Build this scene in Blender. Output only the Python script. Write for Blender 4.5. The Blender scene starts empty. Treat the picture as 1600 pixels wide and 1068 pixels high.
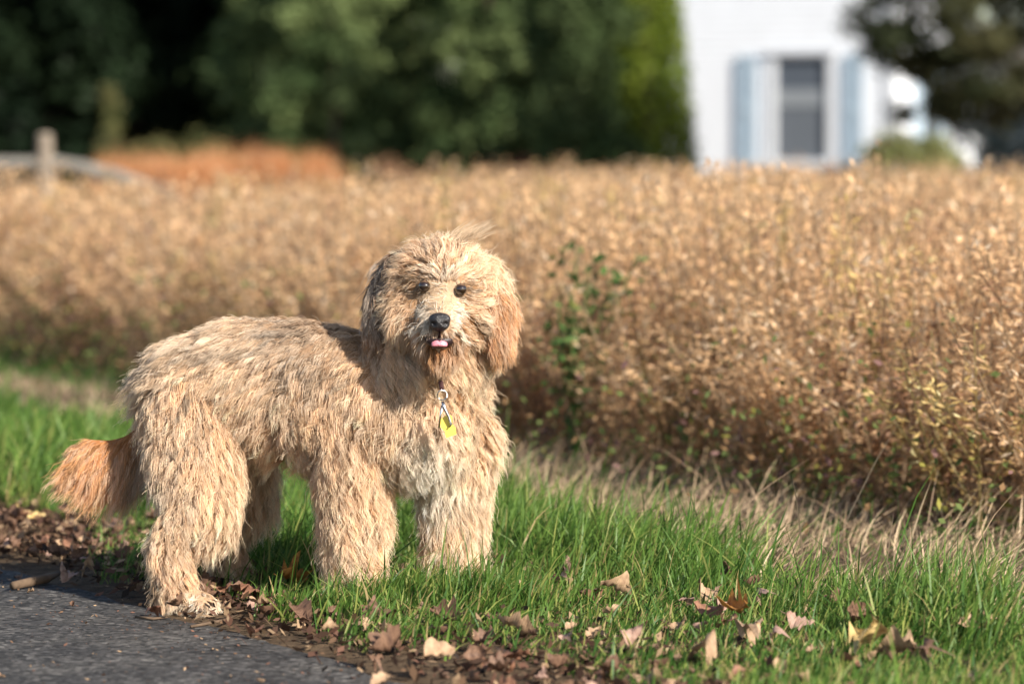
import bpy, bmesh, math, random
import numpy as np
from mathutils import Vector, kdtree

rng = np.random.default_rng(11)
random.seed(5)
S = bpy.context.scene
COL = S.collection

# ------------------------------------------------------------------ camera
F = 5700.0          # focal length in photograph pixels (1600 wide)
H = 0.92            # camera height
PITCH = math.atan((534 - 240) / F)
cam_d = bpy.data.cameras.new('camera')
cam = bpy.data.objects.new('camera', cam_d); COL.objects.link(cam)
cam.location = (0, 0, H)
cam.rotation_euler = (math.radians(90) - PITCH, 0, 0)
cam_d.sensor_width = 36.0
cam_d.lens = 36.0 * F / 1600.0
cam_d.clip_start = 0.05; cam_d.clip_end = 3000
cam_d.dof.use_dof = True
cam_d.dof.focus_distance = 7.34
cam_d.dof.aperture_fstop = 3.0
S.camera = cam

# ------------------------------------------------------------------ light
SUN_AZ = math.radians(48)      # towards the camera from +X
SUN_EL = math.radians(32)
sun_dir = Vector((math.cos(SUN_EL) * math.cos(SUN_AZ), -math.cos(SUN_EL) * math.sin(SUN_AZ), math.sin(SUN_EL)))
W = bpy.data.worlds.new('World'); S.world = W; W.use_nodes = True
wn = W.node_tree
bg = wn.nodes['Background']
sky = wn.nodes.new('ShaderNodeTexSky'); sky.sky_type = 'NISHITA'; sky.sun_disc = False
sky.sun_elevation = SUN_EL
sky.sun_rotation = math.atan2(sun_dir.x, sun_dir.y)
wn.links.new(sky.outputs[0], bg.inputs[0]); bg.inputs[1].default_value = 0.085
sl = bpy.data.lights.new('sun', 'SUN'); sl.energy = 4.6; sl.angle = math.radians(0.53); sl.color = (1.0, 0.93, 0.82)
so = bpy.data.objects.new('sun', sl); COL.objects.link(so)
so.rotation_euler = sun_dir.to_track_quat('Z', 'Y').to_euler()
so.location = (20, -20, 30)

S.view_settings.view_transform = 'Standard'; S.view_settings.look = 'None'
S.view_settings.exposure = 1.12; S.view_settings.gamma = 1.0
S.view_settings.use_curve_mapping = False
S.render.engine = 'CYCLES'
S.cycles.use_denoising = True
S.cycles.use_adaptive_sampling = False
S.cycles.max_bounces = 7; S.cycles.diffuse_bounces = 4; S.cycles.glossy_bounces = 5
S.cycles.transmission_bounces = 5; S.cycles.transparent_max_bounces = 8
S.cycles_curves.shape = 'RIBBONS'

# ------------------------------------------------------------------ helpers
def P(px, py, d):
    """point at distance d (along Y) seen at photograph pixel px, py"""
    cp, sp = math.cos(PITCH), math.sin(PITCH)
    x = px - 800.0; u = 534.0 - py
    v = np.array([x, F * cp + u * sp, -F * sp + u * cp])
    v = v * (d / v[1])
    return np.array([v[0], v[1], v[2] + H])

def G(px, py):
    """point on the ground plane seen at pixel"""
    d = F * H / (py - 240.0)
    p = P(px, py, d); p[2] = 0
    return p

TH = math.radians(26)
DU = np.array([-math.sin(TH), math.cos(TH)])   # along the road, away
DN = np.array([math.cos(TH), math.sin(TH)])    # across, towards the field
def su(x, y): return x * DN[0] + y * DN[1], x * DU[0] + y * DU[1]
def xy(s, u): return s * DN[0] + u * DU[0], s * DN[1] + u * DU[1]

class Noise:
    def __init__(self, seed, n=10, scale=1.0):
        r = np.random.default_rng(seed)
        a = r.uniform(0, 2 * math.pi, n); f = r.uniform(0.6, 2.2, n) * scale
        self.k = np.stack([np.cos(a) * f, np.sin(a) * f], 1); self.p = r.uniform(0, 6.28, n)
    def __call__(self, x, y):
        x = np.asarray(x, float); y = np.asarray(y, float)
        v = 0
        for (kx, ky), p in zip(self.k, self.p): v = v + np.sin(kx * x + ky * y + p)
        return v / math.sqrt(len(self.p) / 2.0) * 0.5      # about -1..1

def np_mesh(name, V, Fc, col=None, smooth=False):
    V = np.asarray(V, np.float32); Fc = np.asarray(Fc, np.int32)
    me = bpy.data.meshes.new(name)
    k = Fc.shape[1]
    me.vertices.add(len(V)); me.vertices.foreach_set('co', V.ravel())
    me.loops.add(Fc.size); me.loops.foreach_set('vertex_index', Fc.ravel())
    me.polygons.add(len(Fc))
    me.polygons.foreach_set('loop_start', np.arange(0, Fc.size, k, dtype=np.int32))
    me.polygons.foreach_set('loop_total', np.full(len(Fc), k, np.int32))
    if smooth: me.polygons.foreach_set('use_smooth', np.ones(len(Fc), bool))
    me.update(calc_edges=True)
    if col is not None:
        c = np.ones((len(V), 4), np.float32); c[:, :3] = col
        a = me.color_attributes.new('col', 'FLOAT_COLOR', 'POINT'); a.data.foreach_set('color', c.ravel())
    return me

def link(name, me, mat=None, parent=None, loc=None):
    o = bpy.data.objects.new(name, me); COL.objects.link(o)
    if mat is not None and me is not None: me.materials.append(mat)
    if parent is not None: o.parent = parent
    if loc is not None: o.location = loc
    return o

def empty(name, loc=(0, 0, 0)):
    o = bpy.data.objects.new(name, None); COL.objects.link(o); o.location = loc; o.empty_display_size = 0.1
    return o

def tag(o, label=None, cat=None, group=None, kind=None):
    if label: o['label'] = label
    if cat: o['category'] = cat
    if group: o['group'] = group
    if kind: o['kind'] = kind
    return o

class MB:
    """collects pieces into one mesh"""
    def __init__(self): self.v = []; self.f = []
    def add(self, V, Fc):
        b = len(self.v); self.v += [tuple(p) for p in V]; self.f += [tuple(i + b for i in q) for q in Fc]
    def box(self, x0, x1, y0, y1, z0, z1):
        self.add([(x0,y0,z0),(x1,y0,z0),(x1,y1,z0),(x0,y1,z0),(x0,y0,z1),(x1,y0,z1),(x1,y1,z1),(x0,y1,z1)],
                 [(0,3,2,1),(4,5,6,7),(0,1,5,4),(1,2,6,5),(2,3,7,6),(3,0,4,7)])
    def tube(self, pts, rad, n=7, caps=True):
        pts = [Vector(p) for p in pts]; V = []; Fc = []
        for i, p in enumerate(pts):
            t = (pts[min(i+1, len(pts)-1)] - pts[max(i-1, 0)]).normalized()
            a = t.orthogonal().normalized() if abs(t.z) > .9 else t.cross(Vector((0,0,1))).normalized()
            b = t.cross(a)
            for j in range(n):
                g = 2 * math.pi * j / n
                V.append(p + (a * math.cos(g) + b * math.sin(g)) * rad[i])
        for i in range(len(pts)-1):
            for j in range(n):
                Fc.append((i*n+j, i*n+(j+1)%n, (i+1)*n+(j+1)%n, (i+1)*n+j))
        if caps:
            Fc.append(tuple(range(n-1, -1, -1))); Fc.append(tuple(range((len(pts)-1)*n, len(pts)*n)))
        self.add(V, Fc)
    def build(self, name, mat, parent=None, smooth=False, loc=None):
        me = bpy.data.meshes.new(name); me.from_pydata(self.v, [], self.f); me.update()
        bm = bmesh.new(); bm.from_mesh(me); bmesh.ops.recalc_face_normals(bm, faces=bm.faces); bm.to_mesh(me); bm.free()
        if smooth: me.polygons.foreach_set('use_smooth', np.ones(len(me.polygons), bool))
        return link(name, me, mat, parent, loc)

# ------------------------------------------------------------------ materials
def new_mat(name):
    m = bpy.data.materials.new(name); m.use_nodes = True
    nt = m.node_tree; nt.nodes.clear()
    out = nt.nodes.new('ShaderNodeOutputMaterial')
    return m, nt, out

def simple(name, rgb, rough=0.6, spec=0.3, noise=0.0, nscale=20.0, metal=0.0, bump=0.0, coat=0.0):
    m, nt, out = new_mat(name)
    b = nt.nodes.new('ShaderNodeBsdfPrincipled')
    b.inputs['Roughness'].default_value = rough; b.inputs['Specular IOR Level'].default_value = spec
    b.inputs['Metallic'].default_value = metal; b.inputs['Coat Weight'].default_value = coat
    b.inputs['Base Color'].default_value = (*rgb, 1)
    if noise or bump:
        tc = nt.nodes.new('ShaderNodeTexCoord'); nz = nt.nodes.new('ShaderNodeTexNoise')
        nz.inputs['Scale'].default_value = nscale; nz.inputs['Detail'].default_value = 6
        nt.links.new(tc.outputs['Object'], nz.inputs['Vector'])
        if noise:
            r = nt.nodes.new('ShaderNodeValToRGB')
            r.color_ramp.elements[0].position = .3; r.color_ramp.elements[1].position = .7
            r.color_ramp.elements[0].color = (*[c * (1 - noise) for c in rgb], 1)
            r.color_ramp.elements[1].color = (*[min(1, c * (1 + noise)) for c in rgb], 1)
            nt.links.new(nz.outputs[0], r.inputs[0]); nt.links.new(r.outputs[0], b.inputs['Base Color'])
        if bump:
            bp = nt.nodes.new('ShaderNodeBump'); bp.inputs['Strength'].default_value = bump; bp.inputs['Distance'].default_value = .01
            nt.links.new(nz.outputs[0], bp.inputs['Height']); nt.links.new(bp.outputs[0], b.inputs['Normal'])
    nt.links.new(b.outputs[0], out.inputs[0])
    return m

def leafy(name, trans=0.35, gloss=0.06, rough=0.45):
    """diffuse + translucent leaf surface coloured by the vertex attribute col"""
    m, nt, out = new_mat(name)
    at = nt.nodes.new('ShaderNodeAttribute'); at.attribute_name = 'col'
    d = nt.nodes.new('ShaderNodeBsdfDiffuse'); t = nt.nodes.new('ShaderNodeBsdfTranslucent')
    g = nt.nodes.new('ShaderNodeBsdfGlossy'); g.inputs['Roughness'].default_value = rough
    mx = nt.nodes.new('ShaderNodeMixShader'); mx.inputs[0].default_value = trans
    m2 = nt.nodes.new('ShaderNodeMixShader'); m2.inputs[0].default_value = gloss
    nt.links.new(at.outputs['Color'], d.inputs[0]); nt.links.new(at.outputs['Color'], t.inputs[0])
    nt.links.new(d.outputs[0], mx.inputs[1]); nt.links.new(t.outputs[0], mx.inputs[2])
    nt.links.new(mx.outputs[0], m2.inputs[1]); nt.links.new(g.outputs[0], m2.inputs[2])
    nt.links.new(m2.outputs[0], out.inputs[0])
    return m

M_GRASS = leafy('grass_blade', 0.42, 0.02, 0.5)
M_DRY = leafy('dry_straw', 0.3, 0.02, 0.5)
M_CROP = leafy('dry_pods', 0.48, 0.02, 0.5)
M_LEAF = leafy('tree_leaf', 0.3, 0.003, 0.5)
M_BARK = simple('bark', (.09, .07, .05), .9, .1, .4, 12, bump=.5)

def asphalt():
    m, nt, out = new_mat('asphalt')
    b = nt.nodes.new('ShaderNodeBsdfPrincipled'); b.inputs['Roughness'].default_value = .9; b.inputs['Specular IOR Level'].default_value = .15
    tc = nt.nodes.new('ShaderNodeTexCoord')
    v = nt.nodes.new('ShaderNodeTexVoronoi'); v.inputs['Scale'].default_value = 85
    n = nt.nodes.new('ShaderNodeTexNoise'); n.inputs['Scale'].default_value = 5; n.inputs['Detail'].default_value = 8
    n2 = nt.nodes.new('ShaderNodeTexNoise'); n2.inputs['Scale'].default_value = 260; n2.inputs['Detail'].default_value = 3
    for q in (v, n, n2): nt.links.new(tc.outputs['Object'], q.inputs['Vector'])
    r = nt.nodes.new('ShaderNodeValToRGB')       # single aggregate stones
    e = r.color_ramp.elements; e[0].position = .05; e[0].color = (.022, .0215, .021, 1); e[1].position = 1.0; e[1].color = (.16, .15, .14, 1)
    e2 = r.color_ramp.elements.new(.86); e2.color = (.085, .080, .076, 1)
    sep = nt.nodes.new('ShaderNodeSeparateColor'); nt.links.new(v.outputs['Color'], sep.inputs[0])
    nt.links.new(sep.outputs[0], r.inputs[0])
    mx = nt.nodes.new('ShaderNodeMix'); mx.data_type = 'RGBA'; mx.blend_type = 'MULTIPLY'; mx.inputs[0].default_value = 1
    r2 = nt.nodes.new('ShaderNodeValToRGB'); e = r2.color_ramp.elements
    e[0].position = .35; e[0].color = (.62, .62, .64, 1); e[1].position = .68; e[1].color = (1.1, 1.08, 1.05, 1)
    nt.links.new(n.outputs[0], r2.inputs[0]); nt.links.new(r.outputs[0], mx.inputs[6]); nt.links.new(r2.outputs[0], mx.inputs[7])
    nt.links.new(mx.outputs[2], b.inputs['Base Color'])
    ad = nt.nodes.new('ShaderNodeMath'); ad.operation = 'ADD'
    nt.links.new(v.outputs['Distance'], ad.inputs[0]); nt.links.new(n2.outputs[0], ad.inputs[1])
    bp = nt.nodes.new('ShaderNodeBump'); bp.inputs['Strength'].default_value = .55; bp.inputs['Distance'].default_value = .004; bp.invert = True
    nt.links.new(ad.outputs[0], bp.inputs['Height']); nt.links.new(bp.outputs[0], b.inputs['Normal'])
    nt.links.new(b.outputs[0], out.inputs[0])
    return m

# ------------------------------------------------------------------ ground and road
def ground():
    s = np.concatenate([np.linspace(-900, -4, 12), np.linspace(-3, 2.3, 6), np.linspace(2.35, 6.2, 80), np.linspace(6.6, 60, 40), np.linspace(70, 1200, 14)])
    u = np.concatenate([np.linspace(-900, -3, 12), np.linspace(-2, 4.4, 10), np.linspace(4.5, 17, 240), np.linspace(17.5, 80, 60), np.linspace(90, 1800, 14)])
    A, B = np.meshgrid(s, u, indexing='ij')
    X, Y = xy(A, B)
    n1 = Noise(3, 12, 4.0); n2 = Noise(4, 12, 16.0)
    verge = np.clip((A - 2.6) / .25, 0, 1) * np.clip((5.6 - A) / .6, 0, 1)
    Z = -.012 + verge * (.016 + .008 * n1(X, Y) + .005 * n2(X, Y))
    Z = np.where(A < 2.5, -.02, Z)
    V = np.stack([X, Y, Z], -1).reshape(-1, 3)
    ns, nu = len(s), len(u)
    i = np.arange(ns * nu).reshape(ns, nu)
    Q = np.stack([i[:-1, :-1], i[1:, :-1], i[1:, 1:], i[:-1, 1:]], -1).reshape(-1, 4)
    m, nt, out = new_mat('soil')
    b = nt.nodes.new('ShaderNodeBsdfPrincipled'); b.inputs['Roughness'].default_value = .95; b.inputs['Specular IOR Level'].default_value = .1
    tc = nt.nodes.new('ShaderNodeTexCoord')
    n = nt.nodes.new('ShaderNodeTexNoise'); n.inputs['Scale'].default_value = 26; n.inputs['Detail'].default_value = 8; n.inputs['Roughness'].default_value = .7
    nt.links.new(tc.outputs['Object'], n.inputs['Vector'])
    r = nt.nodes.new('ShaderNodeValToRGB'); e = r.color_ramp.elements
    e[0].position = .3; e[0].color = (.035, .024, .016, 1); e[1].position = .72; e[1].color = (.17, .115, .07, 1)
    nt.links.new(n.outputs[0], r.inputs[0]); nt.links.new(r.outputs[0], b.inputs['Base Color'])
    bp = nt.nodes.new('ShaderNodeBump'); bp.inputs['Strength'].default_value = 1; bp.inputs['Distance'].default_value = .02
    nt.links.new(n.outputs[0], bp.inputs['Height']); nt.links.new(bp.outputs[0], b.inputs['Normal'])
    nt.links.new(b.outputs[0], out.inputs[0])
    o = link('ground', np_mesh('ground', V, Q, smooth=True), m)
    tag(o, 'brown soil under the grass verge and the crop field', kind='structure')
ground()

def road():
    u = np.concatenate([np.linspace(-300, 3, 20), np.linspace(3.05, 14, 320), np.linspace(14.5, 300, 60)])
    e1 = Noise(8, 8, 2.0); e2 = Noise(9, 10, 12.0); e3 = Noise(10, 10, 50.0)
    edge = 2.63 - .10 * np.clip((u - 6) / 1.7, 0, 1) + .015 * e1(u, 0) + .018 * e2(u, 0) + .008 * e3(u, 0)
    V = []
    for a, b in zip(u, edge):
        for s in (-3.9, 0.0, 2.2, b - .02):
            x, y = xy(s, a); V.append((x, y, 0))
        x, y = xy(b, a); V.append((x, y, -.012))
    n = len(u); i = np.arange(n * 5).reshape(n, 5)
    Q = np.stack([i[:-1, :-1], i[:-1, 1:], i[1:, 1:], i[1:, :-1]], -1).reshape(-1, 4)
    o = link('road', np_mesh('road', V, Q), asphalt())
    tag(o, 'dark grey asphalt road with a crumbling edge', kind='structure')
road()

# ------------------------------------------------------------------ blades (grass, straw)
def blades(name, x, y, z, hgt, wid, lean_az, lean, droop, col, mat, twist=None):
    n = len(x)
    az = rng.uniform(0, 2 * math.pi, n) if twist is None else twist
    sx, sy = np.cos(az), np.sin(az)              # width direction
    lx, ly = np.cos(lean_az), np.sin(lean_az)
    lev = [0, .35, .7, 1.0]; wf = [.8, 1.0, .72, .06]
    V = np.empty((n, 8, 3), np.float32); C = np.empty((n, 8, 3), np.float32)
    for k, (t, w) in enumerate(zip(lev, wf)):
        off = hgt * (lean * t + droop * t * t)
        zz = z + hgt * (t - .35 * droop * t * t * t) * np.sqrt(np.maximum(.2, 1 - lean ** 2))
        for j, sg in enumerate((-1, 1)):
            V[:, 2*k+j, 0] = x + lx * off + sx * wid * w * sg * .5
            V[:, 2*k+j, 1] = y + ly * off + sy * wid * w * sg * .5
            V[:, 2*k+j, 2] = zz
            C[:, 2*k+j] = col * (0.9 + .1 * t) + np.array([.035, .03, .0]) * (t ** 3)[..., None] if np.ndim(t) else col
    base = (np.arange(n) * 8)[:, None, None]
    q = np.array([[0,1,3,2],[2,3,5,4],[4,5,7,6]])[None]
    return np_mesh(name, V.reshape(-1, 3), (base + q).reshape(-1, 4), C.reshape(-1, 3))

def in_view(x, y, margin=0.35):
    return np.abs(x) < 800 / F * y + margin

def lush_start(u): return 3.02 + np.clip((9.2 - u) / 3.0, 0, 1) * .60
def verge_end(u): return 4.16 - .34 * np.clip((8.6 - u) / 2.4, 0, 1)
def crop_edge(u): return 4.85 + np.clip((u - 10) / 6, 0, 1) * .45

def soil_z(s): return np.clip((s - 2.6) / .25, 0, 1) * .014 - .012

TUFTS = [(445, 895, .07, 900, 1.25), (480, 925, .06, 500, .9), (520, 962, .07, 700, .55), (585, 962, .08, 800, .6), (650, 958, .08, 800, .65), (715, 962, .08, 800, .6), (775, 960, .09, 900, .65), (640, 1000, .10, 700, .3)]
dog_clear = []   # filled below: paw spots where no blades grow

def grass():
    N = 290000
    s = rng.uniform(2.62, 4.75, N); u = 4.3 + (19 - 4.3) * rng.uniform(0, 1, N) ** 1.35
    x, y = xy(s, u)
    nA = Noise(21, 12, 3.0); nB = Noise(22, 14, 11.0); nC = Noise(23, 14, 30.0)
    ls = lush_start(u)
    lush = np.clip((s - ls) / .28 + .5 + .35 * nA(x, y), 0, 1)
    lit = np.clip((s - (ls - .74 + .62 * np.clip((u - 7.5) / 1.2, 0, 1))) / .2, 0, 1)      # front, thin grass among leaves
    tail = np.clip((verge_end(u) + .14 * nA(x, y) - s) / .25, 0, 1)
    dens = (lit * (.8 + .3 * nB(x, y)) * (1 - lush) + lush) * tail
    far = np.clip(1.25 - (y - 6) / 11, .25, 1)
    keep = (rng.uniform(0, 1, N) < dens * far) & in_view(x, y, .4) & (y > 5.7)
    x, y, s, u, lush = x[keep], y[keep], s[keep], u[keep], lush[keep]
    ex, ey, eh = [], [], []
    for (px, py, rr, cnt, hh) in TUFTS:
        g = G(px, py); ex.append(g[0] + rng.normal(0, rr, cnt)); ey.append(g[1] + rng.normal(0, rr, cnt)); eh.append(np.full(cnt, hh))
    ex, ey, eh = map(np.concatenate, (ex, ey, eh)); es, eu = su(ex, ey)
    gd = es > 2.70; ex, ey, es, eu, eh = ex[gd], ey[gd], es[gd], eu[gd], eh[gd]
    x = np.concatenate([x, ex]); y = np.concatenate([y, ey]); s = np.concatenate([s, es]); u = np.concatenate([u, eu]); lush = np.concatenate([lush, eh])
    n = len(x)
    hgt = (.040 + .058 * lush * (1 + .35 * nB(x, y))) * rng.lognormal(0, .3, n) * (1 + .25 * nA(x, y))
    long = rng.uniform(0, 1, n) < .035
    hgt = np.where(long, hgt * 1.7, hgt); hgt = np.clip(hgt, .02, .21)
    wid = rng.uniform(.0024, .0058, n) * (1 + .5 * (y > 9.5))
    laz = rng.normal(.1, 1.35, n); lean = np.abs(rng.normal(.22, .2, n)); droop = np.abs(rng.normal(.25, .3, n))
    lean = np.clip(lean, 0, .8); droop = np.clip(droop, 0, 1)
    g0 = np.array([.042, .110, .016]); g1 = np.array([.155, .250, .048]); g2 = np.array([.28, .31, .08]); st = np.array([.36, .27, .12])
    k = np.clip(rng.normal(.45, .3, n) + .25 * nA(x, y), 0, 1)[:, None]
    col = g0 * (1 - k) + g1 * k
    yl = (rng.uniform(0, 1, n) < (.22 - .1 * lush))[:, None]; col = np.where(yl, g2 * rng.uniform(.7, 1.1, (n, 1)), col)
    dr = (rng.uniform(0, 1, n) < (.08 * (1 - lush) + .012))[:, None]; col = np.where(dr, st, col)
    clear = np.ones(n, bool)
    for cx, cy, r in dog_clear: clear &= (x - cx) ** 2 + (y - cy) ** 2 > r * r
    a = [q[clear] for q in (x, y, soil_z(s) - .004, hgt, wid, laz, lean, droop, col)]
    me = blades('verge_grass', *a, M_GRASS)
    o = link('verge_grass', me, M_GRASS)
    tag(o, 'lush green grass of the roadside verge around the dog', 'grass', kind='stuff')

def straw():
    N = 110000
    s = rng.uniform(3.45, 5.6, N); u = 5 + 14 * rng.uniform(0, 1, N) ** 1.3
    x, y = xy(s, u); e = crop_edge(u)
    nA = Noise(31, 12, 2.6)
    dens = np.clip((s - verge_end(u) + .12 - .12 * nA(x, y)) / .2, 0, 1) * np.clip((e + .5 - s) / .4, 0, 1) * (.42 + .35 * nA(x * 2, y * 2))
    keep = (rng.uniform(0, 1, N) < dens) & in_view(x, y, .4)
    x, y, s, u = x[keep], y[keep], s[keep], u[keep]; n = len(x)
    hgt = np.clip(.062 * rng.lognormal(0, .55, n), .03, .36)
    hgt *= 1 - .5 * np.clip((u - 9.5) / 2.5, 0, 1)
    wid = rng.uniform(.0025, .005, n)
    laz = rng.normal(.2, 1.2, n); lean = np.clip(np.abs(rng.normal(.7, .4, n)), 0, 1.2); droop = np.clip(np.abs(rng.normal(.2, .25, n)), 0, 1)
    c0 = np.array([.62, .47, .30]); c1 = np.array([.34, .23, .15]); gr = np.array([.06, .14, .02])
    k = rng.uniform(0, 1, (n, 1)); col = c0 * k + c1 * (1 - k)
    pg = .2 + .75 * np.clip((u - 11.5) / 1.5, 0, 1) * np.clip((s - 4.62) / .15, 0, 1)
    col = np.where((rng.uniform(0, 1, n) < pg)[:, None], gr, col)
    me = blades('dry_grass', x, y, np.zeros(n) - .004, hgt, wid, laz, np.clip(lean, 0, .85), droop, col, M_DRY)
    o = link('dry_grass', me, M_DRY)
    tag(o, 'matted tan dead grass between green verge and crop', 'dry grass', kind='stuff')

# ------------------------------------------------------------------ soybean crop
def pod_proto(r, n, top_only=False, wide=1.0):
    """one dried plant, local coordinates, height 1: returns V, quads, col"""
    V = []; Q = []; C = []
    stem_c = np.array([.40, .28, .17]); pod_a = np.array([.82, .55, .31]); pod_b = np.array([.64, .39, .20]); lf = np.array([.74, .58, .41])
    branches = [((0, 0, 0), (r.normal(0, .05), r.normal(0, .05), 1.0))]
    for _ in range(4):
        z0 = r.uniform(.08, .4); a = r.uniform(0, 6.28); sp = r.uniform(.1, .26) * wide
        branches.append(((0, 0, z0), (math.cos(a) * sp, math.sin(a) * sp, r.uniform(.62, 1.0))))
    for p, q in branches:
        p = np.array(p); q = np.array(q)
        for side in ((.004, 0, 0), (0, .004, 0)):
            sd = np.array(side); b = len(V)
            V += [p - sd, p + sd, q + sd * .5, q - sd * .5]; C += [stem_c] * 4; Q.append((b, b+1, b+2, b+3))
    for _ in range(n):
        p, q = branches[r.integers(0, len(branches))]
        p = np.array(p); q = np.array(q)
        t = r.uniform(.45 if top_only else .12, 1.02)
        c = p + (q - p) * t
        a = r.uniform(0, 6.28); out = np.array([math.cos(a), math.sin(a), 0])
        L = r.uniform(.028, .046); w = r.uniform(.0036, .006)
        if top_only: L *= 1.35; w *= 1.6
        dirv = out * r.uniform(.25, .8) + np.array([0, 0, r.uniform(-.8, 1.0)]); dirv /= np.linalg.norm(dirv)
        side = np.cross(dirv, np.array([r.normal(), r.normal(), r.normal()])); side /= np.linalg.norm(side) + 1e-6
        nr = np.cross(dirv, side)
        c = c + out * .008; b = len(V)
        m = c + dirv * L * .5 + nr * L * .12; e = c + dirv * L
        V += [c, m + side * w, e, m - side * w]
        k = r.uniform(.15, .95); cc = pod_a * k + pod_b * (1 - k)
        if r.uniform() < .12: cc = lf
        C += [cc] * 4; Q += [(b, b+1, b+2, b+3)]
    return np.array(V), np.array(Q), np.array(C)

def far_edge(x): return np.interp(x, [-6, -3.4, -1.6, 0, 2, 6], [21, 23, 28, 37, 43, 46])

def crop():
    r = np.random.default_rng(77)
    hi = [pod_proto(r, 200) for _ in range(8)]
    lo = [pod_proto(r, 80, True, 1.4) for _ in range(6)]
    N = 52000
    s = rng.uniform(4.7, 26, N); u = rng.uniform(4, 48, N)
    # drilled in rows parallel to the road, 0.38 m apart
    s = 4.9 + np.round((s - 4.9) / .36) * .36 + rng.normal(0, .045, N)
    x, y = xy(s, u)
    e = crop_edge(u)
    near = y < 14.5
    ok = (s > e - .05) & in_view(x, y, .6) & (y < far_edge(x)) & (y > 6)
    dens = np.where(near, 1.0, np.where(y < 22, .45, .26))
    ok &= rng.uniform(0, 1, N) < dens
    x, y, s, u, near = x[ok], y[ok], s[ok], u[ok], near[ok]
    front = (s - crop_edge(u) < 1.6)
    n = len(x)
    nA = Noise(41, 12, .9); nB = Noise(42, 12, 2.5)
    h = .725 * (1 + .06 * nA(x, y) + .09 * rng.normal(0, 1, n)) * np.clip(.72 + (s - crop_edge(u)) * .7, .6, 1.0)
    az = rng.uniform(0, 6.28, n)
    VV, QQ, CC = [], [], []; base = 0
    for i in range(n):
        V, Q, C = (hi if (near[i] and front[i]) else lo)[int(rng.integers(0, 8 if (near[i] and front[i]) else 6))]
        ca, sa = math.cos(az[i]), math.sin(az[i]); lx, ly = rng.normal(0, .09, 2)
        T = np.empty_like(V)
        T[:, 0] = x[i] + (V[:, 0] * ca - V[:, 1] * sa) + lx * V[:, 2]
        T[:, 1] = y[i] + (V[:, 0] * sa + V[:, 1] * ca) + ly * V[:, 2]
        T[:, 2] = V[:, 2] * h[i] - .01
        f = 1 + .09 * nB(x[i], y[i]) + rng.normal(0, .08)
        c = C * max(.55, f)
        if rng.uniform() < .06: c = c * np.array([.84, .93, .68])
        if rng.uniform() < .1: c = c * np.array([.6, .52, .55])
        VV.append(T); QQ.append(Q + base); CC.append(c); base += len(V)
    me = np_mesh('soybean_crop', np.concatenate(VV), np.concatenate(QQ), np.clip(np.concatenate(CC), 0, 1))
    o = link('soybean_crop', me, M_CROP)
    tag(o, 'field of dried tan soybean plants standing behind the dog', 'crop field', kind='stuff')
    print('crop plants', n, 'quads', sum(len(q) for q in QQ))

def leaf_cloud(c, nrm, size, col):
    """rhombus leaves at centres c facing roughly nrm"""
    n = len(c)
    a = np.cross(nrm, rng.normal(0, 1, (n, 3))); a /= np.linalg.norm(a, axis=1, keepdims=True) + 1e-9
    b = np.cross(nrm, a); b /= np.linalg.norm(b, axis=1, keepdims=True) + 1e-9
    L = size[:, None]; Wd = L * rng.uniform(.35, .6, (n, 1))
    V = np.stack([c - a * L, c + b * Wd, c + a * L, c - b * Wd], 1)
    Q = (np.arange(n) * 4)[:, None] + np.arange(4)[None]
    return V.reshape(-1, 3), Q, np.repeat(col, 4, 0)

def edge_weeds():
    """low broad-leaved weeds along the foot of the crop"""
    N = 17000
    s = rng.normal(0.0, .2, N); u = 5 + 13 * rng.uniform(0, 1, N)
    s = crop_edge(u) + s
    x, y = xy(s, u); nA = Noise(51, 12, 2.2)
    ok = in_view(x, y, .4) & (rng.uniform(0, 1, N) < .45 + .4 * nA(x, y))
    x, y = x[ok], y[ok]; n = len(x)
    z = np.abs(rng.normal(0, .2, n)) + .02
    c = np.stack([x, y, np.clip(z, 0, .5)], 1)
    nr = rng.normal(0, 1, (n, 3)) + np.array([0, -.6, .8])
    gr = np.array([.105, .135, .045]); ye = np.array([.22, .20, .05]); pu = np.array([.16, .09, .08]); br = np.array([.2, .12, .06])
    w = rng.choice(4, n, p=[.58, .1, .12, .2]); col = np.stack([gr, ye, pu, br])[w] * rng.uniform(.7, 1.2, (n, 1))
    V, Q, C = leaf_cloud(c, nr, rng.uniform(.009, .018, n), col)
    o = link('weeds', np_mesh('weeds', V, Q, C), M_LEAF)
    tag(o, 'low mixed weeds at the foot of the dry crop', 'weeds', kind='stuff')

def tall_weed():
    b = P(897, 700, 10.75); b[2] = 0
    t = empty('green_weed', tuple(b)); tag(t, 'tall leafy green weed standing at the edge of dry crop', 'weed')
    m = MB(); pts = []
    tops = []
    for k in range(7):
        a = rng.uniform(0, 6.28); sp = rng.uniform(.03, .16); hh = rng.uniform(.40, .66)
        pts = [(0, 0, 0), (math.cos(a)*sp*.4, math.sin(a)*sp*.4, hh*.5), (math.cos(a)*sp + .03, math.sin(a)*sp, hh)]
        m.tube(pts, [.005, .004, .002], 5); tops.append(pts)
    m.build('stem', simple('weed_stem', (.07, .12, .03), .7), t)
    c = []; 
    for p in tops:
        for k in range(46):
            q = rng.uniform(.35, 1.0); i = 0 if q < .5 else 1; f = (q - .5 * i) / .5
            v = np.array(p[i]) * (1 - f) + np.array(p[i+1]) * f + rng.normal(0, .035, 3); c.append(v)
    c = np.array(c); n = len(c)
    col = np.array([.060, .105, .032]) * rng.uniform(.6, 1.7, (n, 1))
    V, Q, C = leaf_cloud(c, rng.normal(0, 1, (n, 3)) + np.array([0, -.4, .7]), rng.uniform(.014, .027, n), col)
    link('foliage', np_mesh('foliage', V, Q, C), M_LEAF, t)

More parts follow.
